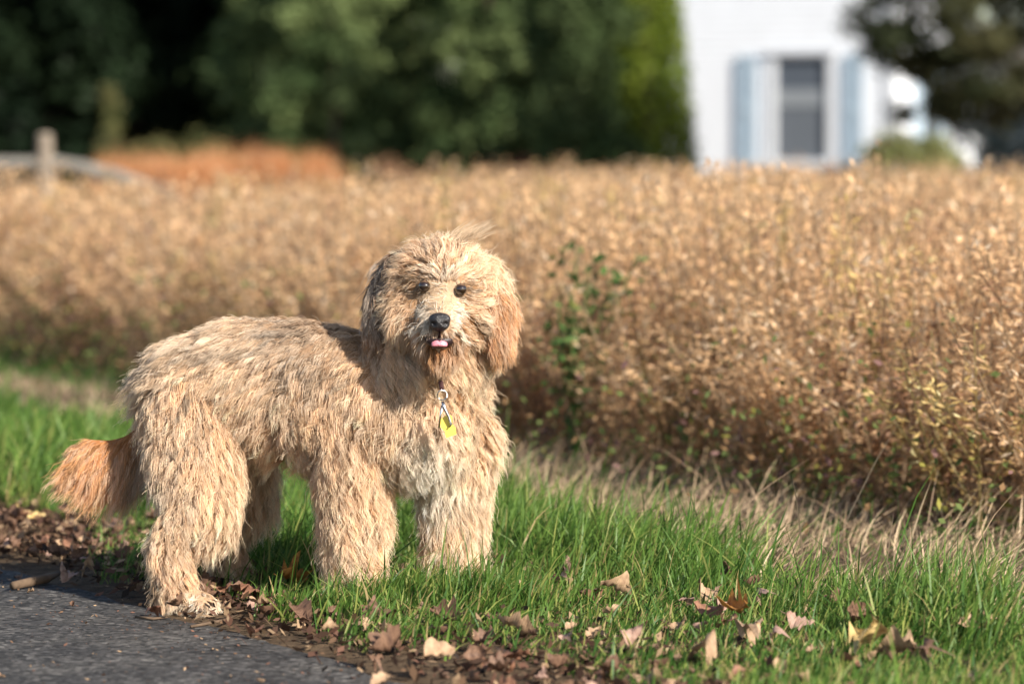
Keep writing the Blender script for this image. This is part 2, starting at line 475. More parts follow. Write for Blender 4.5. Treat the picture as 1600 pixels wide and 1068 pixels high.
# ------------------------------------------------------------------ trees and shrubs
def crown_mesh(clumps, per, leaf, cols, shell=.55, flat=0.0, up=.5, spike=False):
    cs, ns, cc, sz = [], [], [], []
    for (cx, cy, cz, rx, rz) in clumps:
        n = int(per * (rx * rx * .6 + rx * rz * .4) / .25) + 30
        d = rng.normal(0, 1, (n, 3)); d /= np.linalg.norm(d, axis=1, keepdims=True)
        rr = (shell + (1 - shell) * rng.uniform(0, 1, (n, 1)) ** .6) * (1 + .18 * rng.normal(0, 1, (n, 1)))
        p = d * rr * np.array([rx, rx, rz]) + np.array([cx, cy, cz])
        cs.append(p); ns.append(d + rng.normal(0, .55, (n, 3)) + np.array([0, 0, up]))
        k = rng.uniform(0, 1); tone = cols[0] * (1 - k) + cols[1] * k
        cc.append(tone * rng.uniform(.6, 1.45, (n, 1))); sz.append(leaf * rng.uniform(.6, 1.4, n))
    p = np.concatenate(cs); ok = p[:, 2] > 0.02
    V, Q, C = leaf_cloud(p[ok], np.concatenate(ns)[ok], np.concatenate(sz)[ok], np.concatenate(cc)[ok])
    return np_mesh('crown', V, Q, np.clip(C, 0, 1))

def tree(name, label, cat, base, clumps, per, leaf, c0, c1, trunk_h=2.0, trunk_r=.12, group=None, shell=.55, up=.5):
    t = empty(name, (base[0], base[1], 0)); tag(t, label, cat, group)
    m = MB()
    pts = [(0, 0, -.1), (.03, .02, trunk_h * .4), (-.02, .05, trunk_h * .75), (.02, 0, trunk_h)]
    m.tube(pts, [trunk_r * 1.3, trunk_r, trunk_r * .75, trunk_r * .35], 8)
    for (cx, cy, cz, rx, rz) in clumps[:14]:
        z0 = min(trunk_h * .9, max(.15, cz * .55))
        m.tube([(0, 0, z0), (cx * .5, cy * .5, (z0 + cz) / 2 + .1), (cx * .95, cy * .95, cz)], [trunk_r * .4, trunk_r * .25, trunk_r * .08], 5)
    m.build('trunk', M_BARK, t)
    link('crown', crown_mesh(clumps, per, leaf, (np.array(c0), np.array(c1)), shell, up=up), M_LEAF, t)
    return t

def clump_set(seed, n, rx, ry, z0, z1, r0, r1, cone=0.0):
    q = np.random.default_rng(seed); out = []
    for i in range(n):
        z = z0 + (z1 - z0) * (i + q.uniform(0, 1)) / n
        k = 1 - cone * (z - z0) / (z1 - z0)
        a = q.uniform(0, 6.28); f = math.sqrt(q.uniform(.15, 1))
        r = q.uniform(r0, r1) * (.5 + .5 * k)
        out.append((math.cos(a) * rx * f * k, math.sin(a) * ry * f * k, z, r, r * q.uniform(.7, 1.0)))
    return out

def at(px, d): return ((px - 800) / F * d, d)

def trees():
    dk0, dk1 = (.006, .011, .006), (.014, .024, .011)  # near-black foliage: deep shade of the wood put into leaf colour
    gr0, gr1 = (.046, .074, .028), (.165, .21, .084)
    ol0, ol1 = (.07, .08, .03), (.14, .13, .055)
    # dark wood behind everything
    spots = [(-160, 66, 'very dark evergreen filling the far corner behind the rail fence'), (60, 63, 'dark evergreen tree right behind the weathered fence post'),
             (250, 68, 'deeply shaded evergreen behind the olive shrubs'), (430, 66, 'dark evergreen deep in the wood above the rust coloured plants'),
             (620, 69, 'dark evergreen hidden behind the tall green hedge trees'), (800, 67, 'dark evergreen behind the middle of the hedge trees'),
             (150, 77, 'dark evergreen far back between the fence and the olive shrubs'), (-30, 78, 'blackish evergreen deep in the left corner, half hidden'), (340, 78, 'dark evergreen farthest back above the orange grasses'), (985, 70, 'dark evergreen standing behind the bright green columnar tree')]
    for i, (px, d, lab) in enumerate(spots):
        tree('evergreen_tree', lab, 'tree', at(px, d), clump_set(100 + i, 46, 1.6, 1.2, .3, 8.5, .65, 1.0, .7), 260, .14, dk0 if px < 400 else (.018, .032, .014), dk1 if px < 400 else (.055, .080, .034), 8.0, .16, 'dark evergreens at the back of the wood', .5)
    # leafy green trees in the middle
    mids = [(405, 53, 26, .75, 'leafy green tree with pale clumps beside the dark gap', gr0, gr1), (520, 51, 34, .9, 'green hedge tree above the rust coloured plants', gr0, gr1),
            (640, 53, 36, 1.0, 'dense green hedge tree behind the head of the dog', gr0, gr1), (765, 51, 36, .95, 'broad green hedge tree directly above the top of the dog', gr0, gr1),
            (905, 47.5, 34, .62, 'dull green hedge tree next to the columnar evergreen', gr0, (.065, .085, .035))]
    for i, (px, d, n, w, lab, c0, c1) in enumerate(mids):
        tree('hedge_tree', lab, 'tree', at(px, d), clump_set(200 + i, int(n * 2.4), w, .75, .15, 4.6, .2, .38, .15), 480, .055, c0, c1, 3.6, .04, 'green trees along the field end', .5)
    # olive shrubs in front of the dark gap
    shr = [(172, 50, 11, .05, .2, 1.9, .12, .2, 'slim pale olive shrub at the left side of the dark gap'), (235, 49, 9, .3, .2, .95, .22, .34, 'low olive shrub in front of the dark gap, next to slim one'),
           (305, 50, 9, .3, .2, 1.05, .22, .34, 'low olive shrub with a rounded top in front of dark gap'), (365, 48, 7, .25, .15, .8, .2, .3, 'small fresh green shrub just above the rust plants')]
    for i, (px, d, n, w, z0, z1, r0, r1, lab) in enumerate(shr):
        tree('olive_shrub', lab, 'shrub', at(px, d), clump_set(300 + i, n, w, w, z0, z1, r0, r1), 420, .055, ol0 if i < 3 else gr0, ol1 if i < 3 else gr1, max(.6, z1 * .8), .03, 'shrubs before the dark gap')
    # small shrubs at the foot of the hedge
    tree('burgundy_shrub', 'small burgundy shrub at the foot of the hedge trees', 'shrub', at(848, 47), clump_set(320, 6, .22, .2, .2, .8, .18, .26), 420, .05, (.06, .018, .02), (.13, .035, .04), .5, .02)
    tree('russet_shrub', 'little russet brown shrub at the foot of the hedge', 'shrub', at(612, 47), clump_set(321, 6, .16, .2, .2, .85, .16, .24), 420, .05, (.13, .07, .04), (.22, .13, .08), .5, .02)
    # bright columnar arborvitae
    cl = []
    q = np.random.default_rng(9)
    for i in range(170):
        z = .15 + 4.6 * (i + q.uniform()) / 170
        rad = .72 * (1 - max(0, (z - .7) / 5.2)) ** .8 * (.8 if z < .35 else 1)
        a = i * 2.4; f = .8
        cl.append((math.cos(a) * rad * f, math.sin(a) * rad * f, z, rad * .2 + .06, rad * .26 + .1))
    tree('columnar_evergreen', 'bright green columnar evergreen against the white house', 'tree', at(1010, 49), cl, 520, .045, (.085, .125, .016), (.15, .19, .028), 4.4, .07, None, .5)
    # dark conifer with hanging limbs upper right
    cl = []
    q = np.random.default_rng(14)
    for i in range(230):
        z = q.uniform(1.4, 5.5); a = q.uniform(0, 6.28)
        f = math.sqrt(q.uniform(.05, 1)) * (2.15 if z > 1.7 else 1.7)
        cl.append((math.cos(a) * f - .55, math.sin(a) * f * .8, z, q.uniform(.2, .38), q.uniform(.16, .3)))
    tree('spreading_conifer', 'dark conifer with low hanging limbs in front of the house corner', 'tree', at(1688, 43), cl, 620, .05, (.020, .028, .013), (.095, .090, .042), 5.2, .08, None, .4)
    tree('conifer_behind', 'shadowed conifer filling the corner beyond the house wing', 'tree', at(1690, 72), clump_set(400, 40, 1.4, 1.0, .3, 7, .5, .8, .6), 330, .11, dk0, dk1, 6.5, .15)
    bpy.data.objects['conifer_behind'].name = 'evergreen_tree'
    # clipped round shrub
    cl = []
    for i in range(40):
        d = q.normal(0, 1, 3); d /= np.linalg.norm(d); d[2] = abs(d[2])
        cl.append((d[0] * .56, d[1] * .56, .58 + d[2] * .52, .18, .17))
    tree('round_shrub', 'rounded clipped olive green shrub in front of the house', 'shrub', at(1418, 41), cl, 600, .035, (.14, .16, .06), (.22, .22, .09), .8, .03, None, .5)
    tree('dark_shrub', 'small dark shrub below the blue shutter beside the round shrub', 'shrub', at(1333, 49.5), clump_set(330, 6, .16, .15, .15, .72, .15, .22), 420, .045, dk0, dk1, .5, .02)
    nv0, nv1 = (.012, .018, .020), (.030, .042, .046)  # blue-dark leaves of two added shrubs that cover the sun-bright wing wall
    tree('dark_shrub', 'added blue green dark shrub hiding the sunlit wing wall, beside the round shrub', 'shrub', at(1530, 50), clump_set(331, 16, .38, .3, .2, 1.5, .2, .32), 420, .05, nv0, nv1, 1.1, .03)
    tree('dark_shrub', 'added blue green dark shrub hiding the sunlit wing wall at the very right edge', 'shrub', at(1605, 51), clump_set(332, 16, .4, .3, .2, 1.7, .2, .34), 420, .05, nv0, nv1, 1.2, .03)
    # rust coloured ornamental grasses
    for i, (px, d, w, h, lab) in enumerate([(205, 43, .42, 1.06, 'russet dry ornamental grass nearest the rail fence'), (290, 42, .42, 1.06, 'orange dry ornamental grass, low tuft between two others'),
                                          (375, 43, .5, 1.16, 'tallest bright orange dry ornamental grass below the small green shrub'), (465, 43, .42, 1.1, 'orange dry ornamental grass at the end toward the hedge')]):
        b = at(px, d); t = empty('ornamental_grass', (b[0], b[1], 0)); tag(t, lab, 'grass tuft', 'rust coloured grass tufts')
        n = 2600; a = rng.uniform(0, 6.28, n); rr = w * np.sqrt(rng.uniform(0, 1, n))
        hh = h * (1 - .35 * (rr / w) ** 2) * rng.uniform(.7, 1.05, n)
        k = rng.uniform(0, 1, (n, 1)); col = np.array([.46, .20, .08]) * k + np.array([.62, .34, .17]) * (1 - k)
        me = blades('blade_tuft', rr * np.cos(a), rr * np.sin(a), np.zeros(n) - .01, hh, rng.uniform(.008, .018, n), a, rng.uniform(0, .2, n), rng.uniform(0, .25, n), col, M_DRY)
        link('blade_tuft', me, M_DRY, t)

# ------------------------------------------------------------------ house
def house():
    d = 57.0; k = d / F
    X = lambda px: (px - 800) * k
    Z = lambda py: H - (py - 240) * k
    wht = simple('white_siding', (.69, .715, .755), .6, .3, .03, 3); trim = simple('white_trim', (.60, .625, .66), .5)
    blue = simple('pale_blue_paint', (.36, .45, .53), .55, .3, .05, 8)
    glass = simple('window_glass', (.085, .10, .125), .12, .6); screen = simple('insect_screen', (.11, .125, .145), .7, .3, .1, 200)
    roofm = simple('grey_shingle', (.12, .12, .13), .9, .2, .3, 6); stone = simple('foundation', (.3, .29, .27), .9, .2, .25, 8)
    x0, x1 = X(1050), X(1385); z1 = 5.4; y0 = d; y1 = d + 9
    t = empty('white_house', ((x0 + x1) / 2, d, 0)); t.rotation_euler.z = math.radians(-26); t.scale = (1 / math.cos(math.radians(26)), 1, 1); tag(t, 'white clapboard house with pale blue shutters beyond the field', 'house')
    ox = (x0 + x1) / 2
    L = lambda m: m
    m = MB(); a, b = x0 - ox, x1 - ox
    wx0, wx1, wz0, wz1 = X(1200) - ox, X(1302) - ox, Z(256), Z(84)
    # lap siding, every course a real overlapping board, with the window opening left free
    def lap(m, xa, xb, za, zb):
        n = max(1, int(round((zb - za) / .115))); h = (zb - za) / n
        for i in range(n):
            q = za + i * h
            m.add([(xa, -.022, q), (xb, -.022, q), (xb, -.004, q + h), (xa, -.004, q + h), (xa, .0, q), (xb, .0, q)], [(0, 1, 2, 3), (4, 5, 1, 0)])
    lap(m, a, b, .35, wz0); lap(m, a, wx0, wz0, wz1); lap(m, wx1, b, wz0, wz1); lap(m, a, b, wz1, z1)
    DP = 2.6
    # side and rear walls, gable
    m.add([(a, 0, .35), (a, DP, .35), (a, DP, z1), (a, 0, z1)], [(0, 1, 2, 3)])
    m.add([(b, 0, .35), (b, DP, .35), (b, DP, z1), (b, 0, z1)], [(0, 1, 2, 3)])
    m.add([(a, DP, .35), (b, DP, .35), (b, DP, z1), (a, DP, z1)], [(0, 1, 2, 3)])
    pk = z1 + (b - a) * .42
    m.add([(a, -.01, z1), (b, -.01, z1), ((a + b) / 2, -.01, pk)], [(0, 1, 2)]); m.add([(a, DP, z1), (b, DP, z1), ((a + b) / 2, DP, pk)], [(0, 1, 2)])
    m.build('wall', wht, t)
    m = MB(); m.box(a - .01, b + .01, -.005, DP + .01, -.1, .349); m.build('foundation', stone, t)
    m = MB(); m.box(a - .03, a + .1, -.04, -.024, .36, z1); m.build('corner_board', trim, t)
    m = MB(); m.box(b - .1, b + .03, -.04, -.024, .36, z1); m.build('corner_board', trim, t)
    m = MB(); c = (a + b) / 2
    for sg, e in ((-1, a - .3), (1, b + .3)):
        ze = z1 - .3 * .84
        m.add([(e, -.35, ze), (c, -.35, pk), (c, DP + .35, pk), (e, DP + .35, ze), (e, -.35, ze + .14), (c, -.35, pk + .14), (c, DP + .35, pk + .14), (e, DP + .35, ze + .14)],
              [(0, 1, 2, 3), (4, 5, 6, 7), (0, 1, 5, 4), (1, 2, 6, 5), (2, 3, 7, 6), (3, 0, 4, 7)])
    m.build('roof', roofm, t)
    # window
    w = MB(); gx0, gx1, gz0, gz1 = X(1212) - ox, X(1290) - ox, Z(250), Z(92)
    for r in ((wx0, gx0, wz0, wz1), (gx1, wx1, wz0, wz1), (gx0, gx1, wz0, gz0), (gx0, gx1, gz1, wz1)): w.box(r[0], r[1], -.05, .06, r[2], r[3])
    win = w.build('window', trim, t)
    m = MB(); m.box(wx0 - .04, wx1 + .04, -.10, -.052, wz0 - .06, wz0 + .02); m.build('sill', trim, win)
    m = MB(); m.box(wx0 - .03, wx1 + .03, -.09, -.052, wz1 - .02, wz1 + .05); m.build('head_trim', trim, win)
    zm0, zm1 = Z(168), Z(140)
    m = MB(); m.box(gx0, gx1, .01, .03, zm1, gz1); m.build('pane', glass, win)
    m = MB(); m.box(gx0, gx1, .01, .03, gz0, zm0); m.build('pane', screen, win)
    m = MB(); m.box(gx0, gx1, -.005, .035, zm0, zm1); m.build('meeting_rail', simple('rail_grey', (.22, .24, .26), .5), win)
    # shutters with louvres
    for px0, px1 in ((1155, 1183), (1314, 1342)):
        s0, s1 = X(px0) - ox, X(px1) - ox
        m = MB()
        for r in ((s0, s0 + .04, Z(256), Z(88)), (s1 - .04, s1, Z(256), Z(88)), (s0 + .04, s1 - .04, Z(256), Z(248)), (s0 + .04, s1 - .04, Z(96), Z(88)), (s0 + .04, s1 - .04, Z(176), Z(168))): m.box(r[0], r[1], -.07, -.026, r[2], r[3])
        sh = m.build('shutter', blue, t)
        for za, zb in ((Z(248), Z(176)), (Z(168), Z(96))):
            m = MB(); nl = int((zb - za) / .042); V = []; Q = []
            for i in range(nl + 1):       # one folded sheet of louvres
                q = za + (zb - za) * i / nl
                V += [(s0 + .041, -.034, q), (s1 - .041, -.034, q), (s0 + .041, -.062, q + .004), (s1 - .041, -.062, q + .004)]
                b0 = 4 * i
                Q.append((b0, b0 + 1, b0 + 3, b0 + 2))
                if i < nl: Q.append((b0 + 2, b0 + 3, b0 + 5, b0 + 4))
            m.add(V, Q); m.build('louvre_panel', blue, sh)
    # side wall towards the sun: shuttered window
    for ya, yb, mt, nm in ((.95, 1.3, blue, 'shutter'), (1.34, 1.94, glass, 'side_window'), (1.98, 2.33, blue, 'shutter')):
        m = MB(); m.box(b + .004, b + .05, ya, yb, .75, 2.35); m.build(nm, mt, t)
    # lower wing set back to the right
    d2 = 63.5; k2 = d2 / F
    X2 = lambda px: (px - 800) * k2; Z2 = lambda py: H - (py - 240) * k2
    t2 = empty('house_wing', (X2(1480), d2, 0)); t2.rotation_euler.z = math.radians(-26); tag(t2, 'lower white wing of house with blue shutter, partly behind conifer', 'house')
    ox = X2(1480); a, b = X2(1400) - ox, X2(1500) - ox
    m = MB(); lap(m, a, b, .3, 3.0); m.add([(a, 0, .3), (a, 6, .3), (a, 6, 3), (a, 0, 3)], [(0, 1, 2, 3)]); m.add([(b, 0, .3), (b, 6, .3), (b, 6, 3), (b, 0, 3)], [(0, 1, 2, 3)])
    # porch back wall, deep in the shade of the porch roof
    c = X2(1700) - ox
    m.add([(b, 2.6, .3), (c, 2.6, .3), (c, 2.6, 3), (b, 2.6, 3)], [(0, 1, 2, 3)])
    m.build('wall', wht, t2)
    m = MB(); m.box(a - .01, c, -.01, 6, -.1, .299); m.build('foundation', stone, t2)
    m = MB(); m.box(a - .2, c + .3, -.5, 6.3, 3.0, 3.16); m.build('roof', roofm, t2)
    m = MB(); m.box(X2(1438) - ox, X2(1468) - ox, -.06, -.024, Z2(226), Z2(150)); m.build('shutter', blue, t2)
    m = MB(); m.box(X2(1500) - ox, X2(1535) - ox, 2.52, 2.596, .3, 2.4); m.build('door', simple('grey_door', (.25, .28, .33), .5), t2)
    m = MB(); m.box(X2(1545) - ox, X2(1600) - ox, 2.53, 2.596, .3, 2.4); m.build('door', simple('navy_door', (.03, .045, .085), .4), t2)
    m = MB(); m.box(X2(1620) - ox, X2(1628) - ox, -.3, -.2, .3, 3.0); m.build('porch_post', trim, t2)

# ------------------------------------------------------------------ rail fence
def fence():
    grey = simple('weathered_wood', (.15, .14, .125), .9, .2, .35, 14, bump=.8); tan = simple('sunlit_post_wood', (.20, .165, .13), .9, .2, .3, 14, bump=.8)
    d = 30.0
    base = P(70, 300, d); base[2] = 0
    t = empty('rail_fence', tuple(base)); tag(t, 'weathered grey split rail fence with a sagging end rail', 'fence')
    def loc(px, py, dd=d): return P(px, py, dd) - base
    m = MB(); top = loc(70, 208)
    m.tube([(0, 0, -.1), (.01, 0, .5), (0, .01, .95), (top[0], top[1], top[2] - .02), (top[0], top[1], top[2])], [.078, .074, .07, .064, .045], 9)
    m.build('post', tan, t, smooth=False)
    for px in (-420, 262):
        m = MB(); q = loc(px, 300, d + .15); h = 1.08 if px < 0 else .6
        m.tube([(q[0], q[1], -.1), (q[0], q[1], h * .6), (q[0] + .01, q[1], h)], [.075, .07, .05], 8); m.build('post', tan, t)
    def rail(a, b, sag, r):
        a, b = Vector(a), Vector(b); m = MB(); pts = []; rr = []
        for i in range(9):
            f = i / 8; p = a.lerp(b, f); p.z += sag * 4 * f * (1 - f) + random.uniform(-.008, .008); p.y += random.uniform(-.008, .008)
            pts.append(p); rr.append(r * (.72 + .28 * math.sin(math.pi * min(1, max(0, f * 1.0 + .0)))) * random.uniform(.95, 1.05))
        m.tube(pts, rr, 6); m.build('rail', grey, t)
    rail(loc(-430, 256, d + .1), loc(58, 255, d + .02), .0, .082)
    rail(loc(82, 254, d + .02), loc(270, 304, d + .12), .02, .075)
    rail(loc(-430, 340, d + .1), loc(58, 340, d + .02), .0, .075)
    rail(loc(82, 340, d + .02), loc(270, 350, d + .12), .0, .07)

# ------------------------------------------------------------------ dog
PR = []        # primitives: (region, p0, r0, p1, r1)
def prim(region, a, ra, b=None, rb=None):
    p0 = P(*a); p1 = P(*b) if b is not None else p0
    PR.append((region, p0, ra, p1, rb if rb is not None else ra))

def chain(region, pts):
    for (a, b) in zip(pts[:-1], pts[1:]):
        prim(region, a[:3], a[3], b[:3], b[3])

def build_prims():
    chain('torso', [(300, 606, 7.57, .080), (328, 598, 7.555, .098), (400, 586, 7.535, .112), (500, 604, 7.505, .128)])
    chain('chest', [(500, 604, 7.505, .128), (590, 622, 7.465, .126), (665, 648, 7.42, .102)])
    prim('chest', (708, 668, 7.48), .064)
    prim('chest', (692, 625, 7.45), .074)
    chain('neck', [(645, 592, 7.46, .116), (684, 525, 7.40, .100)])
    prim('neck', (722, 590, 7.46), .045)
    prim('head', (690, 449, 7.335), .086)
    prim('head', (660, 482, 7.325), .060); prim('head', (720, 482, 7.325), .060)
    chain('muzzle', [(689, 487, 7.29, .052), (688, 509, 7.228, .038)])
    chain('muzzle', [(689, 530, 7.28, .042), (688, 541, 7.238, .026)])
    chain('ear_r', [(628, 412, 7.385, .028), (606, 455, 7.38, .030), (597, 500, 7.38, .025)])       # picture left
    chain('ear_l', [(752, 418, 7.365, .028), (771, 462, 7.345, .030), (775, 508, 7.335, .025)])       # picture right
    chain('fleg', [(560, 660, 7.43, .082), (556, 745, 7.425, .058), (556, 845, 7.42, .042), (556, 915, 7.42, .037)])
    chain('paw', [(556, 920, 7.42, .036), (560, 930, 7.375, .030)])
    chain('fleg', [(712, 670, 7.50, .070), (710, 750, 7.51, .054), (712, 845, 7.50, .042), (716, 910, 7.49, .038)])
    chain('paw', [(718, 916, 7.49, .037), (738, 922, 7.44, .031)])
    chain('hleg', [(314, 630, 7.53, .096), (318, 715, 7.465, .080), (328, 775, 7.415, .055)])
    chain('hlow', [(328, 775, 7.415, .055), (268, 842, 7.39, .034), (276, 920, 7.375, .030)])
    chain('paw', [(278, 932, 7.37, .030), (322, 943, 7.345, .024)])
    for k, (dx, dy) in enumerate(((318, 7.375), (328, 7.35), (326, 7.325), (314, 7.305))):
        prim('paw', (dx, 944, dy), .017)
    chain('hleg', [(335, 640, 7.62, .085), (375, 715, 7.70, .07), (392, 760, 7.73, .048)])
    chain('hlow', [(392, 760, 7.73, .048), (350, 825, 7.75, .032), (362, 895, 7.75, .030)])
    chain('paw', [(364, 900, 7.75, .030), (400, 908, 7.72, .026)])
    chain('tail', [(262, 628, 7.60, .034), (232, 676, 7.60, .027), (204, 698, 7.59, .025), (174, 704, 7.585, .023), (142, 699, 7.58, .019)])

def fur_strands(me):
    """roots on the body, comb field, locks and strands; everything in world coordinates"""
    me.calc_loop_triangles()
    nv = len(me.vertices); co = np.empty(nv * 3, np.float32); me.vertices.foreach_get('co', co); co = co.reshape(-1, 3).astype(float)
    vn = np.empty(nv * 3, np.float32); me.vertex_normals.foreach_get('vector', vn); vn = vn.reshape(-1, 3).astype(float)
    nt = len(me.loop_triangles); tri = np.empty(nt * 3, np.int32); me.loop_triangles.foreach_get('vertices', tri); tri = tri.reshape(-1, 3)
    A = co[tri[:, 0]]; B = co[tri[:, 1]]; Cc = co[tri[:, 2]]
    area = np.linalg.norm(np.cross(B - A, Cc - A), axis=1) * .5
    names = sorted(set(p[0] for p in PR)); idx = {n: i for i, n in enumerate(names)}
    cen = (A + B + Cc) / 3; hc = P(690, 465, 7.32)
    wt = area * np.where(np.linalg.norm(cen - hc, axis=1) < .15, 2.3, 1.0) * np.where(cen[:, 0] < P(228, 690, 7.6)[0], 2.6, 1.0) * np.where(cen[:, 1] > 7.63, .6, 1.0)
    def sample(n):
        t = rng.choice(nt, n, p=wt / wt.sum())
        a = rng.uniform(0, 1, n); b = rng.uniform(0, 1, n); fl = a + b > 1; a[fl] = 1 - a[fl]; b[fl] = 1 - b[fl]
        p = A[t] + (B[t] - A[t]) * a[:, None] + (Cc[t] - A[t]) * b[:, None]
        nn = vn[tri[t, 0]] * (1 - a - b)[:, None] + vn[tri[t, 1]] * a[:, None] + vn[tri[t, 2]] * b[:, None]
        return p, nn / (np.linalg.norm(nn, axis=1, keepdims=True) + 1e-9)
    def region(p):
        best = np.full(len(p), 1e9); reg = np.zeros(len(p), int); bone = np.zeros((len(p), 3)); tt = np.zeros(len(p)); ax = np.zeros((len(p), 3))
        for (nm, a, ra, b, rb) in PR:
            ab = b - a; L2 = ab @ ab
            t = np.clip(((p - a) @ ab) / L2, 0, 1) if L2 > 1e-9 else np.zeros(len(p))
            c = a + t[:, None] * ab
            dd = np.linalg.norm(p - c, axis=1) - (ra + (rb - ra) * t)
            w = dd < best; best[w] = dd[w]; reg[w] = idx[nm]; ax[w] = c[w]
            if L2 > 1e-9: bone[w] = ab / math.sqrt(L2)
            else: bone[w] = 0
        return reg, bone, ax

    eyeR, eyeL = P(663, 447, 7.25), P(720, 452, 7.25)
    nose = P(687, 503, 7.185); mouth = P(687, 534, 7.203); brow = P(690, 470, 7.24)
    PXs = lambda p: 800 + F * p[:, 0] / p[:, 1]
    def setup(p, n):
        reg, bone, ax = region(p); N = len(p)
        down = np.array([0, 0, -1.0])
        comb = np.tile(np.array([-.45, .05, -.85]), (N, 1)); L = np.full(N, .06); lift = np.full(N, .55); curl = np.full(N, 1.0)
        side = np.clip(n[:, 2], -1, 1)
        col = np.tile(CREAM, (N, 1))
        def R(nm): return reg == idx[nm]
        # torso: along the back towards the tail, hanging down on the flanks
        m = R('torso'); k = np.clip(side[m] * .5 + .5, 0, 1)[:, None]
        comb[m] = np.array([-.95, .1, -.15]) * k + np.array([-.42, 0, -.95]) * (1 - k); L[m] = .100; lift[m] = .42; curl[m] = 1.05
        m = R('chest'); k = np.clip(side[m] * .7 + .3, 0, 1)[:, None]
        comb[m] = np.array([-.9, .25, -.2]) * k + np.array([-.16, 0, -1.0]) * (1 - k); L[m] = .082; lift[m] = .48; curl[m] = 1.35
        m = R('neck'); comb[m] = np.array([-.1, .0, -1.0]); L[m] = .082; lift[m] = .68; curl[m] = 1.6
        rad = p - ax; rad /= np.linalg.norm(rad, axis=1, keepdims=True) + 1e-9
        for nm, l, lf, outk in (('fleg', .090, .56, .34), ('hleg', .098, .40, .2), ('hlow', .060, .6, .3), ('paw', .026, .5, .2)):
            m = R(nm); comb[m] = np.array([-.08 if nm == 'fleg' else -.14, 0, -1.0]) + rad[m] * outk; L[m] = l; lift[m] = lf
        m = R('hleg'); comb[m] += np.array([-.22, 0, 0]); curl[m] = 1.05
        # tail plume
        m = R('tail'); b = bone[m]; pos = np.clip((PXs(p[m]) - 115) / 110, 0, 1)[:, None]
        comb[m] = b * .45 + np.array([-.08, 0, -1.0]) * (.48 + .52 * pos)
        L[m] = .150 - .07 * np.clip(side[m], 0, 1); L[m] *= (.66 + .34 * pos[:, 0]); lift[m] = .24 ; curl[m] = .75
        lowpart = m.copy()
        # head: away from the centre of the face, falling down at the sides
        face = P(689, 478, 7.2)
        v = p - face
        m = R('head'); dn = np.clip((face[2] + .02 - p[m][:, 2]) / .06, 0, 1)[:, None]
        comb[m] = v[m] / np.linalg.norm(v[m], axis=1, keepdims=True) + down * (.35 + .55 * dn) + np.array([.0, .25, 0])
        comb[m] *= np.array([1.6, 1.0, 1.0]); L[m] = .066; lift[m] = .45; curl[m] = .9
        dist = np.linalg.norm(p - brow, axis=1)
        L[m] *= np.clip((dist[m] - .012) / .065, .22, 1)
        m = R('muzzle'); c2 = P(688, 505, 7.17); v2 = p - c2
        comb[m] = v2[m] / np.linalg.norm(v2[m], axis=1, keepdims=True) + down * .75; L[m] = .046; lift[m] = .55; curl[m] = .8
        top = m & (p[:, 2] > nose[2] + .004); L[top] *= .45; lift[top] = .3
        beard = m & (p[:, 2] < mouth[2] - .006); L[beard] = .038; comb[beard] = np.array([0, -.15, -1.0])
        for e, rr in ((eyeR, .030), (eyeL, .030)):
            dd = np.linalg.norm(p - e, axis=1); L *= np.where(dd < rr, np.clip((dd - .014) / (rr - .014), .0, 1) * .75 + .12, 1)
            br = (dd < .042) & (p[:, 2] > e[2] + .011); brs = br
            m3 = (dd < .04) & ~br; comb[m3] += (p[m3] - e) / (dd[m3][:, None] + 1e-6) * 1.1; lift[m3] *= .6
            sgx = 1.0 if e[0] > brow[0] else -1.0
            comb[br] = np.array([.9 * sgx, -.1, .1]) + (p[br] - e) / (dd[br][:, None] + 1e-6) * .8; L[br] = np.where(dd[br] < .026, .009, .024); lift[br] = .4
        dd = np.linalg.norm((p - mouth) * np.array([.72, .8, 1.45]), axis=1); L = np.where(dd < .0235, .002, L)
        for c_, rr in ((nose, .027),):
            dd = np.linalg.norm((p - c_) * np.array([1, 1, 1.25]), axis=1); L = np.where(dd < rr * .8, .002, np.where(dd < rr * 1.45, np.minimum(L, .016), L))
        for nm, sg in (('ear_r', -1), ('ear_l', 1)):
            m = R(nm); comb[m] = np.array([.14 * sg, 0, -1.0]) + rad[m] * .15; L[m] = .072; lift[m] = .42; curl[m] = .75
        # ---- colours of the coat, with shade painted in on withers and one ear
        px = PXs(p); nz = n3(p[:, 0] * 7, p[:, 2] * 7 + p[:, 1] * 5)
        col = CREAM * (1 - .5 * np.clip(nz * .5 + .3, 0, 1))[:, None] + APRI * (.5 * np.clip(nz * .5 + .3, 0, 1))[:, None]
        m = R('torso') & (side > .45); col[m] = col[m] * .65 + SABLE * .35
        m = (R('chest') | R('torso') | R('neck')) & (side > .1) & (px > 415) & (px < 600); k = (np.exp(-((px[m] - 505) / 60) ** 2) * np.clip((side[m] - .1) / .4, 0, 1))[:, None] * .6; col[m] = col[m] * (1 - k) + SABLE * k  # sable patch with the head's cast shadow painted into it
        m = R('tail'); pos = np.clip((PXs(p[m]) - 90) / 60, 0, 1)[:, None]; k = np.clip((PXs(p[m]) - 208) / 40, 0, 1)[:, None]; col[m] = ((RUST * .92 + CREAM * .08) * (.88 + .12 * pos)) * (1 - k) + (CREAM * .6 + SABLE * .3) * k
        m = R('ear_l'); k = np.clip((.70 - p[m][:, 2]) / .05, 0, 1)[:, None]; col[m] = (RUST * .82 + CREAM * .1) * k + CREAM * (1 - k)
        m = R('ear_r'); lowe = np.clip((.63 - p[m][:, 2]) / .05, 0, 1)[:, None]; col[m] = SABLE * (.75 - .4 * lowe) + RUST * (.08 + .42 * lowe)  # sable ear, darkened to carry the shade beside the head
